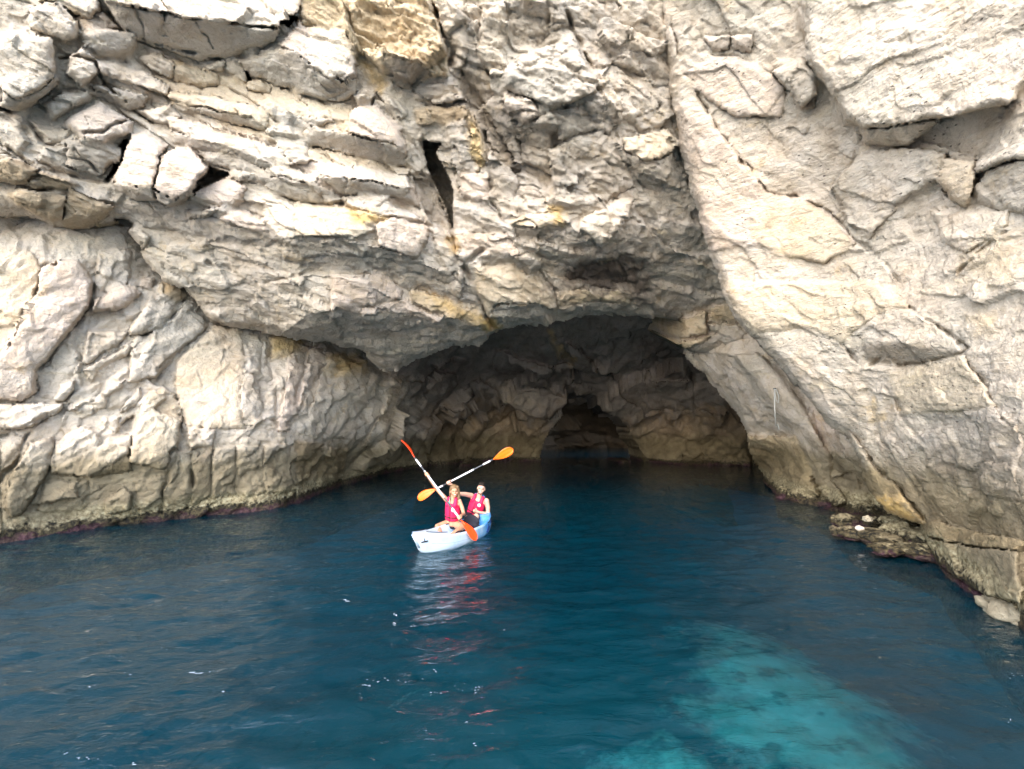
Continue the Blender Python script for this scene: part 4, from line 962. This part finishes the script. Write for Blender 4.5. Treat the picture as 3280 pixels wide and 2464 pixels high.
# dark blue wave marks near the stern, proud of the side that faces the camera
def side_mark(t0, pts):
    vv = []
    for (dt, zz) in pts:
        t = t0+dt; w_, zk, zg = hull_dims(t); lv = (zz-zk)/(zg-zk)
        ww = w_*(0.955+0.045*min(1, lv/.5)) if lv < .55 else w_*(1.0-.035*(lv-.55)/.4)
        vv.append((-(ww+.014), t*KL/2, zz))
    me = bpy.data.meshes.new('side_mark'); n_ = len(vv)
    inner = [(x+.02, y, z) for x, y, z in vv]
    me.from_pydata(vv+inner, [], [tuple(range(n_)), tuple(range(2*n_-1, n_-1, -1))]+[(k, k+n_, (k+1) % n_+n_, (k+1) % n_) for k in range(n_)])
    me.materials.append(M_NAVY); o = bpy.data.objects.new('side_mark', me); COL.objects.link(o); o.parent = kay
M_SEAM = plain('seam_grey_blue', (0.22, 0.32, 0.44), 0.5)
M_NAVY = plain('navy_print', (0.02, 0.05, 0.20), 0.4)
side_mark(-.50, [(-.13, .14), (-.05, .10), (.02, .04), (.02, .08), (.09, .07), (.01, .14), (-.04, .19), (-.05, .14)])
side_mark(-.70, [(-.08, .22), (-.02, .18), (.03, .17), (.00, .20), (-.01, .25), (-.03, .22)])
for sx in (-1, 1):
    pts = []
    for t in np.linspace(-.93, .93, 40):
        w_, zk, zg = hull_dims(t); lean = .62; pts.append((sx*(w_*.985+.002), t*KL/2+(0.20 if t > 0 else .05)*t*abs(t)**5*(lean-.5), zk+lean*(zg-zk)))
    klocal(pts, 'seam', .004, M_SEAM)
    pts = []
    for t in np.linspace(.55, .88, 12):
        w_, zk, zg = hull_dims(t); pts.append((sx*w_*.80, t*KL/2, zg+.055))
    klocal(pts, 'deck_line', .006, M_BLACK)
# seats
def seat(y, lab):
    s = Soft(); s.ell((0, y-.24, .24 if y > -.8 else .17), (.20, .030, .15 if y > -.8 else .10)); s.ell((0, y-.22, .16), (.20, .04, .06))
    o = s.build('backrest', M_BLACK, kay, .012)
    for sx in (-1, 1): klocal([(sx*.18, y-.22, .26), (sx*.30, y+.05, .24), (sx*.335, y+.18, .235)], 'seat_strap', .009, M_BLACK)
    s = Soft(); s.ell((0, y, .075), (.20, .20, .03)); s.build('seat_pad', M_BLACK, kay, .012)
WY, MY = -.28, -.80
seat(WY, ''); seat(MY, '')
def K3(x, y, z): v = KM @ Vector((x, y, z)); return np.array(v)

# ------------------------------------------------------------------ paddles
def paddle(name_label, A0, B0, na, nb, mb, whites, bladelen=.46):
    """A0, B0: tips; na, nb: which way each blade faces; whites: pieces of white sleeve (fractions of length)"""
    A0 = np.array(A0); B0 = np.array(B0); L = np.linalg.norm(B0-A0); d = (B0-A0)/L
    root = empty('paddle', tuple((A0+B0)/2), name_label, 'paddle')
    tube_mesh('shaft', [A0+d*(bladelen-.05), B0-d*(bladelen-.05)], .0145, M_DARK, root, 12)
    for (f0, f1) in whites: tube_mesh('sleeve', [A0+d*L*f0, A0+d*L*f1], .0185, M_WHITE, root, 12)
    for tip, dd, nn in ((A0, d, na), (B0, -d, nb)):
        nn = np.array(nn, float); nn = unit(nn-dd*np.dot(nn, dd)); sdir = np.cross(dd, nn)
        vs, fs = [], []; m = 16; kx = 9
        for i in range(m+1):
            t = i/m; wdt = .092*(math.sin(math.pi*min(1, (t*1.0+.0)**.62*.60+.0))**.75 if t < .8 else 1)
            wdt = .094*((1-(1-min(t/.30, 1))**2.2)**.5)*(1-max(0, (t-.42)/.58)**1.5*.86)
            wdt = max(wdt, .014 if t > .05 else .010)
            for j in range(kx):
                u = -1+2*j/(kx-1); p = tip+dd*bladelen*t+sdir*wdt*u*(1.0+.10*(u > 0))
                cam_ = nn*(.030*math.sin(math.pi*t)-.018*(1-u*u)*(1-t)+.008*math.exp(-(u/.16)**2))
                vs.append((p+cam_, 1))
        V1 = np.array([v[0] for v in vs]); th = .006
        V = np.concatenate([V1+nn*th/2, V1-nn*th/2]); n1_ = len(V1)
        for i in range(m):
            for j in range(kx-1):
                a = i*kx+j; fs += [(a, a+1, a+1+kx, a+kx), (n1_+a, n1_+a+kx, n1_+a+kx+1, n1_+a+1)]
            a = i*kx; fs.append((a, a+kx, a+kx+n1_, a+n1_)); a = i*kx+kx-1; fs.append((a, a+n1_, a+kx+n1_, a+kx))
        for j in range(kx-1): fs += [(j, j+n1_, j+1+n1_, j+1), (m*kx+j, m*kx+j+1, m*kx+j+1+n1_, m*kx+j+n1_)]
        np_mesh('blade', V, np.array(fs), mb, root)
        tube_mesh('blade_rib', [tip+dd*bladelen*.35+nn*.016, tip+dd*bladelen*.8+nn*.016, tip+dd*(bladelen+.02)], [.005, .010, .0165], mb, root, 8)
    adopt(root); return root, d
PA, PB = J(183, 118, 9.42), J(1128, 1392, 8.48)
frac = lambda y: (y-118)/(1392-118)
P1, d1 = paddle('orange-bladed paddle held diagonally across the woman in front, its lower blade beside the hull', PA, PB, (1.0, -.15, .25), (.75, -.6, .35), M_RED,
    [(frac(388), frac(480)), (frac(540), frac(552)), (frac(585), frac(880)), (frac(1010), frac(1115))])
QA, QB = J(385, 862, 9.95), J(1596, 232, 9.75)
fr2 = lambda x: (x-385)/(1596-385)
P2, d2 = paddle('orange-bladed paddle held up behind the first one by the man at the stern', QA, QB, (.1, -.8, .55), (.1, -.9, -.2), M_ORANGE,
    [(fr2(635), fr2(712)), (fr2(820), fr2(1105)), (fr2(1220), fr2(1312))])

# ------------------------------------------------------------------ people
def grip(s, shaft_pt, sd, wrist, r=.021, left=False, k=.92):
    """hand closed on a shaft: palm on the wrist's side, four fingers wrapped round, thumb opposed"""
    sd = unit(sd); shaft_pt = np.array(shaft_pt); n = np.array(wrist)-shaft_pt; n = unit(n-sd*np.dot(n, sd)); b = np.cross(sd, n)*(1 if left else -1)
    pc = shaft_pt+n*.036
    s.ell(pc+n*.008, (.020, .040*k, .040*k), np.stack([n, b, sd], 1))
    s.limb([pc+n*.02, np.array(wrist)], [.024*k, .022*k])
    for q_, ln in zip((-.033, -.011, .011, .032), (.9, 1.0, .96, .8)):
        c = shaft_pt+sd*q_*k; pts = []
        for an in np.linspace(20, 200*ln+25, 6):
            t = math.radians(an); pts.append(c+(n*math.cos(t)+b*math.sin(t))*(r+.012))
        s.limb(pts, [.0095, .0095, .009, .009, .0085, .008])
    pts = [pc+sd*.030-b*.012, shaft_pt+sd*.046*k-b*.030+n*.012, shaft_pt+sd*.040*k-b*.026-n*.016, shaft_pt+sd*.030*k-b*.006-n*.030]
    s.limb(pts, [.013, .012, .011, .009])

def head(s, c, fwd, up, sc=1.0, jaw=1.0):
    B = np.stack([unit(np.cross(fwd, up)), unit(fwd), unit(up-np.array(unit(fwd))*np.dot(up, unit(fwd)))], 1)   # x right of face, y forward, z up
    g = lambda x, y, z: np.array(c)+B@np.array([x, y, z])*sc
    s.ell(g(0, -.012, .035), np.array([.073, .092, .082])*sc, B)
    s.ell(g(0, .022, -.025), np.array([.058, .062, .078])*sc, B)
    s.ell(g(0, .040, -.078), np.array([.034*jaw, .034, .030])*sc, B)
    s.ell(g(0, .083, .002), np.array([.009, .012, .022])*sc, B); s.ell(g(0, .096, -.014), np.array([.013, .013, .010])*sc, B)
    s.ell(g(0, .072, .030), np.array([.048, .018, .010])*sc, B)
    for q_ in (-1, 1):
        s.ell(g(.040*q_, .058, -.022), np.array([.021, .020, .018])*sc, B)
        s.ell(g(.076*q_, -.005, -.005), np.array([.010, .018, .030])*sc, B)
    s.ell(g(0, .076, -.052), np.array([.024, .014, .013])*sc, B)
    return g, B

def face_bits(g, B, sc, par, brow):
    for q_ in (-1, 1):
        s = Soft(); s.ell(g(.030*q_, .079, .010), np.array([.010, .007, .0045])*sc, B); s.build('eye', M_EYE, par, .003, 1)
        s = Soft(); s.limb([g(.014*q_, .088, .026), g(.030*q_, .086, .031), g(.046*q_, .074, .026)], [.0035*sc]*3); s.build('eyebrow', brow, par, .003, 1)
    s = Soft(); s.limb([g(-.026, .078, -.046), g(0, .090, -.052), g(.026, .078, -.046)], [.005*sc]*3); s.build('mouth', M_LIP, par, .003, 1)
    s = Soft(); s.limb([g(-.018, .085, -.0465), g(0, .094, -.051), g(.018, .085, -.0465)], [.0038*sc]*3); s.build('teeth', M_TEETH, par, .003, 1)

def emblem(c, n, up, r, par):
    B = basis(n, up); vs = [np.array(c)+B[:, 2]*.004]; m = 20
    for j in range(m): t = 2*math.pi*j/m; vs.append(np.array(c)+r*(B[:, 0]*math.cos(t)+B[:, 1]*math.sin(t))+B[:, 2]*.004)
    for j in range(m): t = 2*math.pi*j/m; vs.append(np.array(c)+r*(B[:, 0]*math.cos(t)+B[:, 1]*math.sin(t))-B[:, 2]*.012)
    fs = [(0, 1+j, 1+(j+1) % m) for j in range(m)]+[(1+j, 1+m+j, 1+m+(j+1) % m) for j in range(m)]+[(1+j, 1+m+(j+1) % m, 1+(j+1) % m) for j in range(m)]
    o = np_mesh('emblem', vs, np.array(fs), M_WHITE, par, False)
    # small dark figure on the disc
    fg = [c+B[:, 2]*.0065+r*(B[:, 0]*a_+B[:, 1]*b_) for a_, b_ in ((.5, -.35), (.15, -.1), (.2, .3), (-.1, .15), (-.5, .4))]
    tube_mesh('emblem_figure', fg, r*.07, M_EMB, o, 6)
M_EMB = plain('emblem_print', (0.45, 0.10, 0.14), 0.5)

def slab_rings(name, rings, mat, par, vox=.008, sm=3):
    """torso-like pile of flattened ellipsoids; rings: (centre, right-axis, forward-axis, up-axis, (rx, ry, rz))"""
    s = Soft()
    for k in range(len(rings)-1):
        c0, R0, r0 = rings[k]; c1, R1, r1 = rings[k+1]
        for t in np.linspace(0, 1, 5): s.ell(c0*(1-t)+c1*t, np.array(r0)*(1-t)+np.array(r1)*t, R0)
    return s

# --- woman in front
WD = 9.28
hipc = J(828, 1165, WD); shc = J(832, 880, WD-.02); neck = J(838, 850, WD-.02)
rsh, lsh = J(752, 873, WD+.02), J(915, 893, WD-.03)         # image left / image right
hw = empty('person', tuple(hipc-np.array([0, 0, .09])), 'long-haired woman in a red life vest sitting at the front of the kayak', 'person')
tr_ = unit(lsh-rsh); tup = unit(shc-hipc); tf = unit(np.cross(tup, tr_)); tf = tf if tf[1] < 0 else -tf
TB = np.stack([tr_, tf, tup], 1)
s = slab_rings('b', [(hipc-tup*.02, TB, (.155, .115, .10)), (hipc+tup*.10, TB, (.125, .095, .07)), (hipc+tup*.28, TB, (.135, .100, .08)), (shc-tup*.07, TB, (.150, .095, .07))], None, None)
s.limb([shc-tup*.05, neck+tup*.05], [.055, .045])
s.ell(rsh, .048); s.ell(lsh, .048)
hand1 = PA+(PB-PA)*frac(583); hand2 = PA+(PB-PA)*frac(1125)
wr1 = hand1+np.array([.01, .05, -.055]); wr2 = hand2+np.array([.02, .075, .02])
el1 = J(632, 742, 9.33); el2 = J(972, 1055, 9.18)
s.limb([rsh, el1, wr1], [.046, .036, .024]); s.limb([lsh, (lsh+el2)/2+np.array([.01, 0, 0]), el2, wr2], [.046, .042, .036, .025])
grip(s, hand1, d1, wr1); grip(s, hand2, d1, wr2, left=True)
rh, lh = hipc-tr_*.085-tup*.03, hipc+tr_*.085-tup*.03
rk, lk = J(640, 1215, 9.08), J(955, 1222, 8.98)
rf, lf = K3(.06, .42, .12), K3(-.05, .30, .13)
s.limb([rh, rk, (rk*.45+rf*.55), rf], [.088, .058, .05, .036]); s.limb([lh, lk, (lk*.45+lf*.55), lf], [.088, .058, .05, .036])
mk_ = K3(.02, .28, .25)
s.limb([rf, rf+np.array([-.03, -.12, -.01])], [.036, .026]); s.limb([lf, lf+np.array([-.03, -.12, -.01])], [.036, .026])
hc = J(850, 768, WD-.02); fw = unit(np.array([.28, -1, -.06])); hup = unit(np.array([-.10, .05, 1]))
g, B = head(s, hc, fw, hup, 1.08)
bod = s.build('body', M_SKIN2, hw, .0065, 3)
face_bits(g, B, 1.08, hw, M_HAIRW)
# hair: cap and long lock over her right shoulder
s = Soft(); s.ell(g(0, -.022, .050), (.088, .105, .090), B); s.ell(g(0, -.06, -.01), (.078, .060, .10), B)
s.limb([g(-.062, .03, .085), g(-.078, .015, .02), g(-.080, .00, -.06), g(-.070, .015, -.13), g(-.055, .04, -.19)], [.028, .028, .036, .040, .020])
s.limb([g(.055, .02, .085), g(.076, -.01, .02), g(.074, -.03, -.06), g(.06, -.05, -.13)], [.024, .020, .026, .022])
s.limb([g(-.03, -.07, -.05), g(-.05, -.06, -.16), g(-.05, -.05, -.22)], [.06, .05, .03])
s.build('hair', M_HAIRW, hw, .006, 2)
def vest(hw_, hipc_, shc_, neck_, rs, ls, TB_, hgt, wd, zip_pts, emb, embn, _e=0):
    tu = TB_[:, 2]; tfv = TB_[:, 1]; trr = TB_[:, 0]
    s = slab_rings('v', [(hipc_+tu*(hgt[0]+.04), TB_, (.168*wd, .148, .07)), (hipc_+tu*.24, TB_, (.172*wd, .148, .08)), (shc_-tu*.10, TB_, (.165*wd, .138, .07))], None, None)
    for c, sgn in ((rs, -1), (ls, 1)):
        base = shc_-tu*.07+trr*sgn*.085*wd
        top = shc_+tu*.035+trr*sgn*.085*wd
        s.limb([base+tfv*.085, top+tfv*.045, top-tfv*.03, base-tfv*.08], [.050, .034, .032, .050])
    o = s.build('life_vest', M_VEST, hw_, .008, 3)
    tube_mesh('zipper', zip_pts, .0055, M_BLACK, o, 6)
    emblem(emb, embn, tu, .036, o)
    bt = hipc_+tu*(hgt[0]+.09)
    ringp = [bt+trr*math.cos(t)*.178*wd+tfv*math.sin(t)*.158 for t in np.linspace(0.15, math.pi-.15, 14)]
    tube_mesh('waist_strap', ringp, .009, M_BLACK, o, 6)
    return o
fr = lambda zx, zy, d: J(zx, zy, d)
vest(hw, hipc, shc, neck, rsh, lsh, TB, (.06, .4), .93, [shc-tup*.03+tf*.150-tr_*.02, shc-tup*.18+tf*.158-tr_*.02, hipc+tup*.14+tf*.156-tr_*.02, hipc+tup*.05+tf*.15-tr_*.02], shc-tup*.155+tf*.150+tr_*.055, tf, .03)
s = Soft(); s.ell(hipc-tup*.06, (.150, .122, .055), TB); s.build('bikini_bottom', M_BLACK, hw, .008)
tube_mesh('bikini_strap', [neck-tr_*.06+tf*.03+tup*.01, shc-tr_*.045+tf*.10-tup*.02, shc-tr_*.02+tf*.125-tup*.06], .008, M_TEAL, hw, 6)
adopt(hw)

# --- man at the stern
MD = 10.05
hipc = J(1092, 1085, MD+.02); shc = J(1165, 850, MD); neck = J(1170, 815, MD)
rsh, lsh = J(1065, 822, MD+.04), J(1258, 890, MD-.04)
hm = empty('person.001', tuple(hipc-np.array([0, 0, .09])), 'short-haired man in a red life vest and black shorts sitting behind her', 'person')
tr_ = unit(lsh-rsh); tup = unit(shc-hipc); tf = unit(np.cross(tup, tr_)); tf = tf if tf[1] < 0 else -tf; tr2 = unit(np.cross(tf, tup)); tr2 = tr2 if np.dot(tr2, tr_) > 0 else -tr2
TB = np.stack([tr2, tf, tup], 1)
s = slab_rings('b', [(hipc-tup*.02, TB, (.160, .12, .10)), (hipc+tup*.10, TB, (.145, .105, .07)), (hipc+tup*.26, TB, (.160, .110, .08)), (shc-tup*.07, TB, (.175, .105, .07))], None, None)
s.limb([shc-tup*.05, neck+tup*.05], [.066, .056])
s.ell(rsh, .060); s.ell(lsh, .060)
hand1 = QA+(QB-QA)*fr2(788); wr1 = hand1+np.array([.045, .04, -.045]); el1 = J(915, 800, 9.80)
el2 = J(1278, 1055, 10.0); wr2 = J(1170, 1035, 9.84); hnd = J(1115, 1020, 9.80)
s.limb([rsh, (rsh+el1)/2+np.array([0, 0, .01]), el1, wr1], [.058, .050, .042, .029]); s.limb([lsh, (lsh+el2)/2+np.array([.015, 0, 0]), el2, wr2], [.060, .052, .044, .030])
grip(s, hand1, d2, wr1, left=False, k=1.05)
# relaxed hand on the belly
hd = unit(hnd-wr2); hn = tf; hb = np.cross(hd, hn)
s.ell(wr2*.45+hnd*.55, (.046, .040, .018), np.stack([hd, hb, hn], 1)); s.limb([wr2, wr2*.5+hnd*.5], [.028, .028])
for q_, ln in zip((-.030, -.010, .010, .030), (.8, 1, .97, .85)):
    p0 = wr2*.2+hnd*.8+hb*q_; s.limb([p0, p0+hd*.040*ln+hb*q_*.2+hn*.006, p0+hd*.065*ln-hn*.012, p0+hd*.078*ln-hn*.032], [.0105, .0098, .009, .008])
s.limb([wr2*.7+hnd*.3-hb*.03*np.sign(hb[2]), wr2*.3+hnd*.7+np.array([0, 0, .055]), wr2*.05+hnd*.95+np.array([0, 0, .060])], [.014, .012, .010])
rh, lh = hipc-tr2*.09-tup*.03, hipc+tr2*.09-tup*.03
rk, lk = J(1020, 1110, 9.60), J(1128, 1085, 9.55)
rf, lf = J(1010, 1215, 9.50), J(1080, 1205, 9.45)
s.limb([rh, rk, (rk+rf)/2, rf], [.095, .064, .056, .042]); s.limb([lh, lk, (lk+lf)/2, lf], [.095, .064, .056, .042])
hc = J(1192, 735, MD-.03); fw = unit(np.array([.05, -1, -.10])); hup = unit(np.array([.20, 0, 1]))
g, B = head(s, hc, fw, hup, 1.1, 1.25)
s.build('body', M_SKIN, hm, .007, 3)
face_bits(g, B, 1.1, hm, M_HAIRM)
s = Soft(); s.ell(g(0, -.020, .067), (.084, .098, .070), B); s.ell(g(0, -.055, .02), (.074, .056, .07), B); s.ell(g(0, .045, .098), (.050, .030, .016), B)
s.build('hair', M_HAIRM, hm, .006, 2)
s = Soft()
for q_ in (-1, 1): s.limb([g(.068*q_, .012, -.03), g(.056*q_, .045, -.062)], [.010, .010])
s.limb([g(-.04, .062, -.082), g(0, .080, -.092), g(.04, .062, -.082)], [.011]*3); s.build('beard', M_BEARD if 'M_BEARD' in globals() else M_HAIRM, hm, .004, 1)
vest(hm, hipc, shc, neck, rsh, lsh, TB, (.05, .4), 1.06, [shc-tup*.02+tf*.150-tr2*.02, shc-tup*.18+tf*.160-tr2*.02, hipc+tup*.13+tf*.158-tr2*.02, hipc+tup*.04+tf*.15-tr2*.02], shc-tup*.11+tf*.150+tr2*.085, tf, .03)
s = Soft(); s.ell(hipc-tup*.05, (.172, .135, .085), TB)
s.limb([rh, rh*.15+rk*.85, rk*.75+rf*.25, rk*.35+rf*.65], [.108, .080, .074, .070]); s.limb([lh, lh*.28+lk*.72], [.108, .082])
s.build('shorts', M_BLACK, hm, .008)
for q_ in (-1, 1):
    s = Soft(); s.limb([shc+tr2*q_*.055+tup*.06-tf*.05, shc+tr2*q_*.115+tup*.045-tf*.03], [.022, .018]); s.build('shoulder_strap', M_BLUE, hm, .008)
adopt(hm)

# ------------------------------------------------------------------ small things
bpy.context.view_layer.update()
dg = bpy.context.evaluated_depsgraph_get()
def hit(x, y, back=0.0):
    t = unproject(np.array(float(x)), np.array(float(y)), np.array(1.0)); d = Vector(t-CAM).normalized()
    ok, loc, nor, i_, o_, m_ = S.ray_cast(dg, Vector(CAM), d)
    return np.array(loc) if ok else None, np.array(nor)
# mooring rope on the pier
rp = hit(*Z7(392, 482))[0]; rb = hit(*Z7(400, 660))[0]
dep = min(rp[1], rb[1])-.10
rope = empty('rope', (rp[0], dep, rb[2]), 'pale rope hanging in a loop from a bolt on the pier inside the cave mouth', 'rope')
zt, zb = rp[2], rp[2]-(660-482)*.7219*dep/F_SRC
x0 = rp[0]*dep/rp[1]
tube_mesh('strand', [(x0-.02, dep, zt), (x0-.05, dep-.02, zt-.5), (x0-.03, dep, zt-1.0), (x0+.01, dep-.01, zb+.15), (x0+.05, dep, zb)], .014, M_ROPE, rope)
tube_mesh('loop', [(x0-.02, dep, zt), (x0+.04, dep, zt-.02), (x0+.08, dep-.02, zt-.20), (x0+.06, dep, zt-.38), (x0+.01, dep, zt-.30), (x0-.01, dep, zt-.02)], .014, M_ROPE, rope)
tube_mesh('bolt', [(rp[0], rp[1]+.15, zt+.02), (x0, dep-.02, zt+.02)], .016, M_DARK, rope)
adopt(rope)

# loose rocks at the foot of the leaning cliff
ico = bmesh.new(); bmesh.ops.create_icosphere(ico, subdivisions=5, radius=1.0); ICO = np.array([v.co[:] for v in ico.verts]); ICF = np.array([[v.index for v in f.verts] for f in ico.faces]); ico.free()
def rock(name, c, r, sd, mat, label, group=None, flat=(1, 1, .7), tint=(1, 1, 1), cat='rock'):
    q = ICO.copy(); h_, t_, e_ = voro(q*1.5+sd*7.1, sd)
    rr_ = 1+.16*h_+.22*t_-.06*np.exp(-e_/.08)+.16*fbm(q*1.5+sd, 4, sd)+.05*fbm(q*6+sd, 3, sd, .6)
    V = q*rr_[:, None]*np.array(flat)*r
    a_ = sd*1.7; V = V@np.array([[math.cos(a_), math.sin(a_), 0], [-math.sin(a_), math.cos(a_), 0], [0, 0, 1]])
    o = np_mesh(name, V, ICF, mat, None, True, np.tile(tint, (len(V), 1)))
    o.location = tuple(c); return tag(o, label, cat, group)
gl_ = 'grey rocks heaped at the foot of the leaning cliff'
def rw(zx, zy, dz=0.05): X_, Y_ = Z7(zx, zy); p = onwater(X_, Y_, dz); return p
HEAP = [(700, 1075, .24, (1.2, 1, .7), (.62, .60, .56), 'rounded brown-grey rock at the cave end of the heap'), (760, 1130, .26, (1.4, 1, .5), (.55, .52, .5), 'low dark rock at the front of the heap, touching the water'),
      (850, 1150, .30, (1.5, 1, .5), (.6, .57, .52), 'flat brown rock in the middle of the heap by the water'), (930, 1100, .30, (1.3, 1, .8), (.85, .85, .8), 'light grey rock standing highest in the heap below the yellow slab'),
      (1000, 1150, .36, (1.5, 1, .7), (.8, .8, .78), 'largest grey rock of the heap, under the end of the yellow slab'), (900, 1195, .26, (1.7, .9, .35), (.7, .6, .48), 'thin brown ledge rock along the waterline of the heap'),
      (1060, 1215, .30, (1.7, .9, .4), (.85, .83, .8), 'long pale rock at the waterline next to the big leaning cliff foot'), (820, 1085, .20, (1.2, 1, .8), (.9, .9, .86), 'small light grey rock directly behind the white stone'), (690, 1120, .18, (1.2, 1, .6), (.45, .42, .42), 'small dark wet rock at the outer tip of the heap')]
for k, (zx, zy, r, fl, tn, lb) in enumerate(HEAP):
    p = rw(zx, zy, .12); p = p+np.array([.10, .12, 0]); rock('rock', p, r, 60+k, M_R, lb, gl_, fl, tn)
M_LS = rock_material('stone_white', (0, 0, 0), 0.3, wet=False)
rock('rock', rw(768, 1098, .26)+np.array([0, 0, .0]), .06, 81, M_LS, 'small bright white stone lying on the dark heap by the water', None, (1.2, .9, .8), (1.2, 1.2, 1.25))
rock('rock', rw(812, 1058, .30)+np.array([0, .05, .0]), .10, 82, M_LS, 'cream stone wedged under the yellow slab above the heap', None, (1.4, .9, .6), (1.25, 1.22, 1.1))
rock('boulder', onwater(3300, 1990, .1)+np.array([.42, .25, -.03]), .42, 91, M_LS, 'pale boulder half out of the water at the right edge of the picture', None, (1, 1.2, .55), (.66, .66, .58), 'boulder')

# flecks of foam
fv, ff = [], []
rnd = random.Random(5)
def wave_z(x, y):
    i = int(np.clip(np.searchsorted(wx, x)-1, 0, len(wx)-2)); j = int(np.clip(np.searchsorted(wy, y)-1, 0, len(wy)-2))
    return WV[:, 2].reshape(len(wy), len(wx))[j:j+2, i:i+2].max()
def fleck(mx_, my_, r, asp=2.5):
    p = onwater(mx_*K, my_*K); c = np.array([p[0], p[1]]); a_ = rnd.uniform(-.5, .5); n_ = 9; st_ = len(fv)
    for j in range(n_):
        t = 2*math.pi*j/n_; rr_ = r*rnd.uniform(.5, 1.2); dx, dy = rr_*asp*math.cos(t), rr_*math.sin(t)
        x_ = c[0]+dx*math.cos(a_)-dy*math.sin(a_); y_ = c[1]+dx*math.sin(a_)+dy*math.cos(a_); fv.append((x_, y_, wave_z(x_, y_)+.006))
    ff.append(tuple(range(st_, st_+n_)))
for cx, cy, nfl, spx, spy, r in [(750,1300,3,6,2,.015), (852,1326,3,6,3,.012), (850,1352,4,6,10,.008), (892,1357,3,8,4,.008), (425,1457,5,16,3,.014), (460,1454,4,14,2,.008), (477,1502,2,4,3,.010), (280,1459,3,12,2,.009),
    (350,1405,3,20,3,.006), (235,1422,4,20,8,.006), (165,1640,9,30,8,.007), (292,1646,2,4,4,.008), (800,1478,9,14,12,.008), (860,1470,8,40,8,.006), (930,1492,7,22,6,.007), (938,1448,4,8,4,.007), (1035,1490,8,12,14,.007),
    (1006,1568,2,4,3,.007), (1090,1357,1,2,2,.010), (1165,1262,1,2,2,.01), (2190,1468,4,16,8,.006), (2180,1556,2,6,3,.007), (1030,1616,2,14,3,.006), (778,1508,3,5,10,.006), (990,1478,5,30,10,.005), (200,1484,3,10,4,.005)]:
    for _ in range(nfl): fleck(cx+rnd.gauss(0, spx*.6), cy+rnd.gauss(0, spy*.6), r*rnd.uniform(.35, .85), rnd.uniform(1.2, 2.6))
me = bpy.data.meshes.new('foam'); me.from_pydata(fv, [], ff)
M_FOAM = plain('foam_white', (0.30, 0.36, 0.42), 0.6); me.materials.append(M_FOAM)
fo = bpy.data.objects.new('foam', me); COL.objects.link(fo); tag(fo, 'small white flecks of foam drifting on the dark water', 'foam', None, 'stuff')
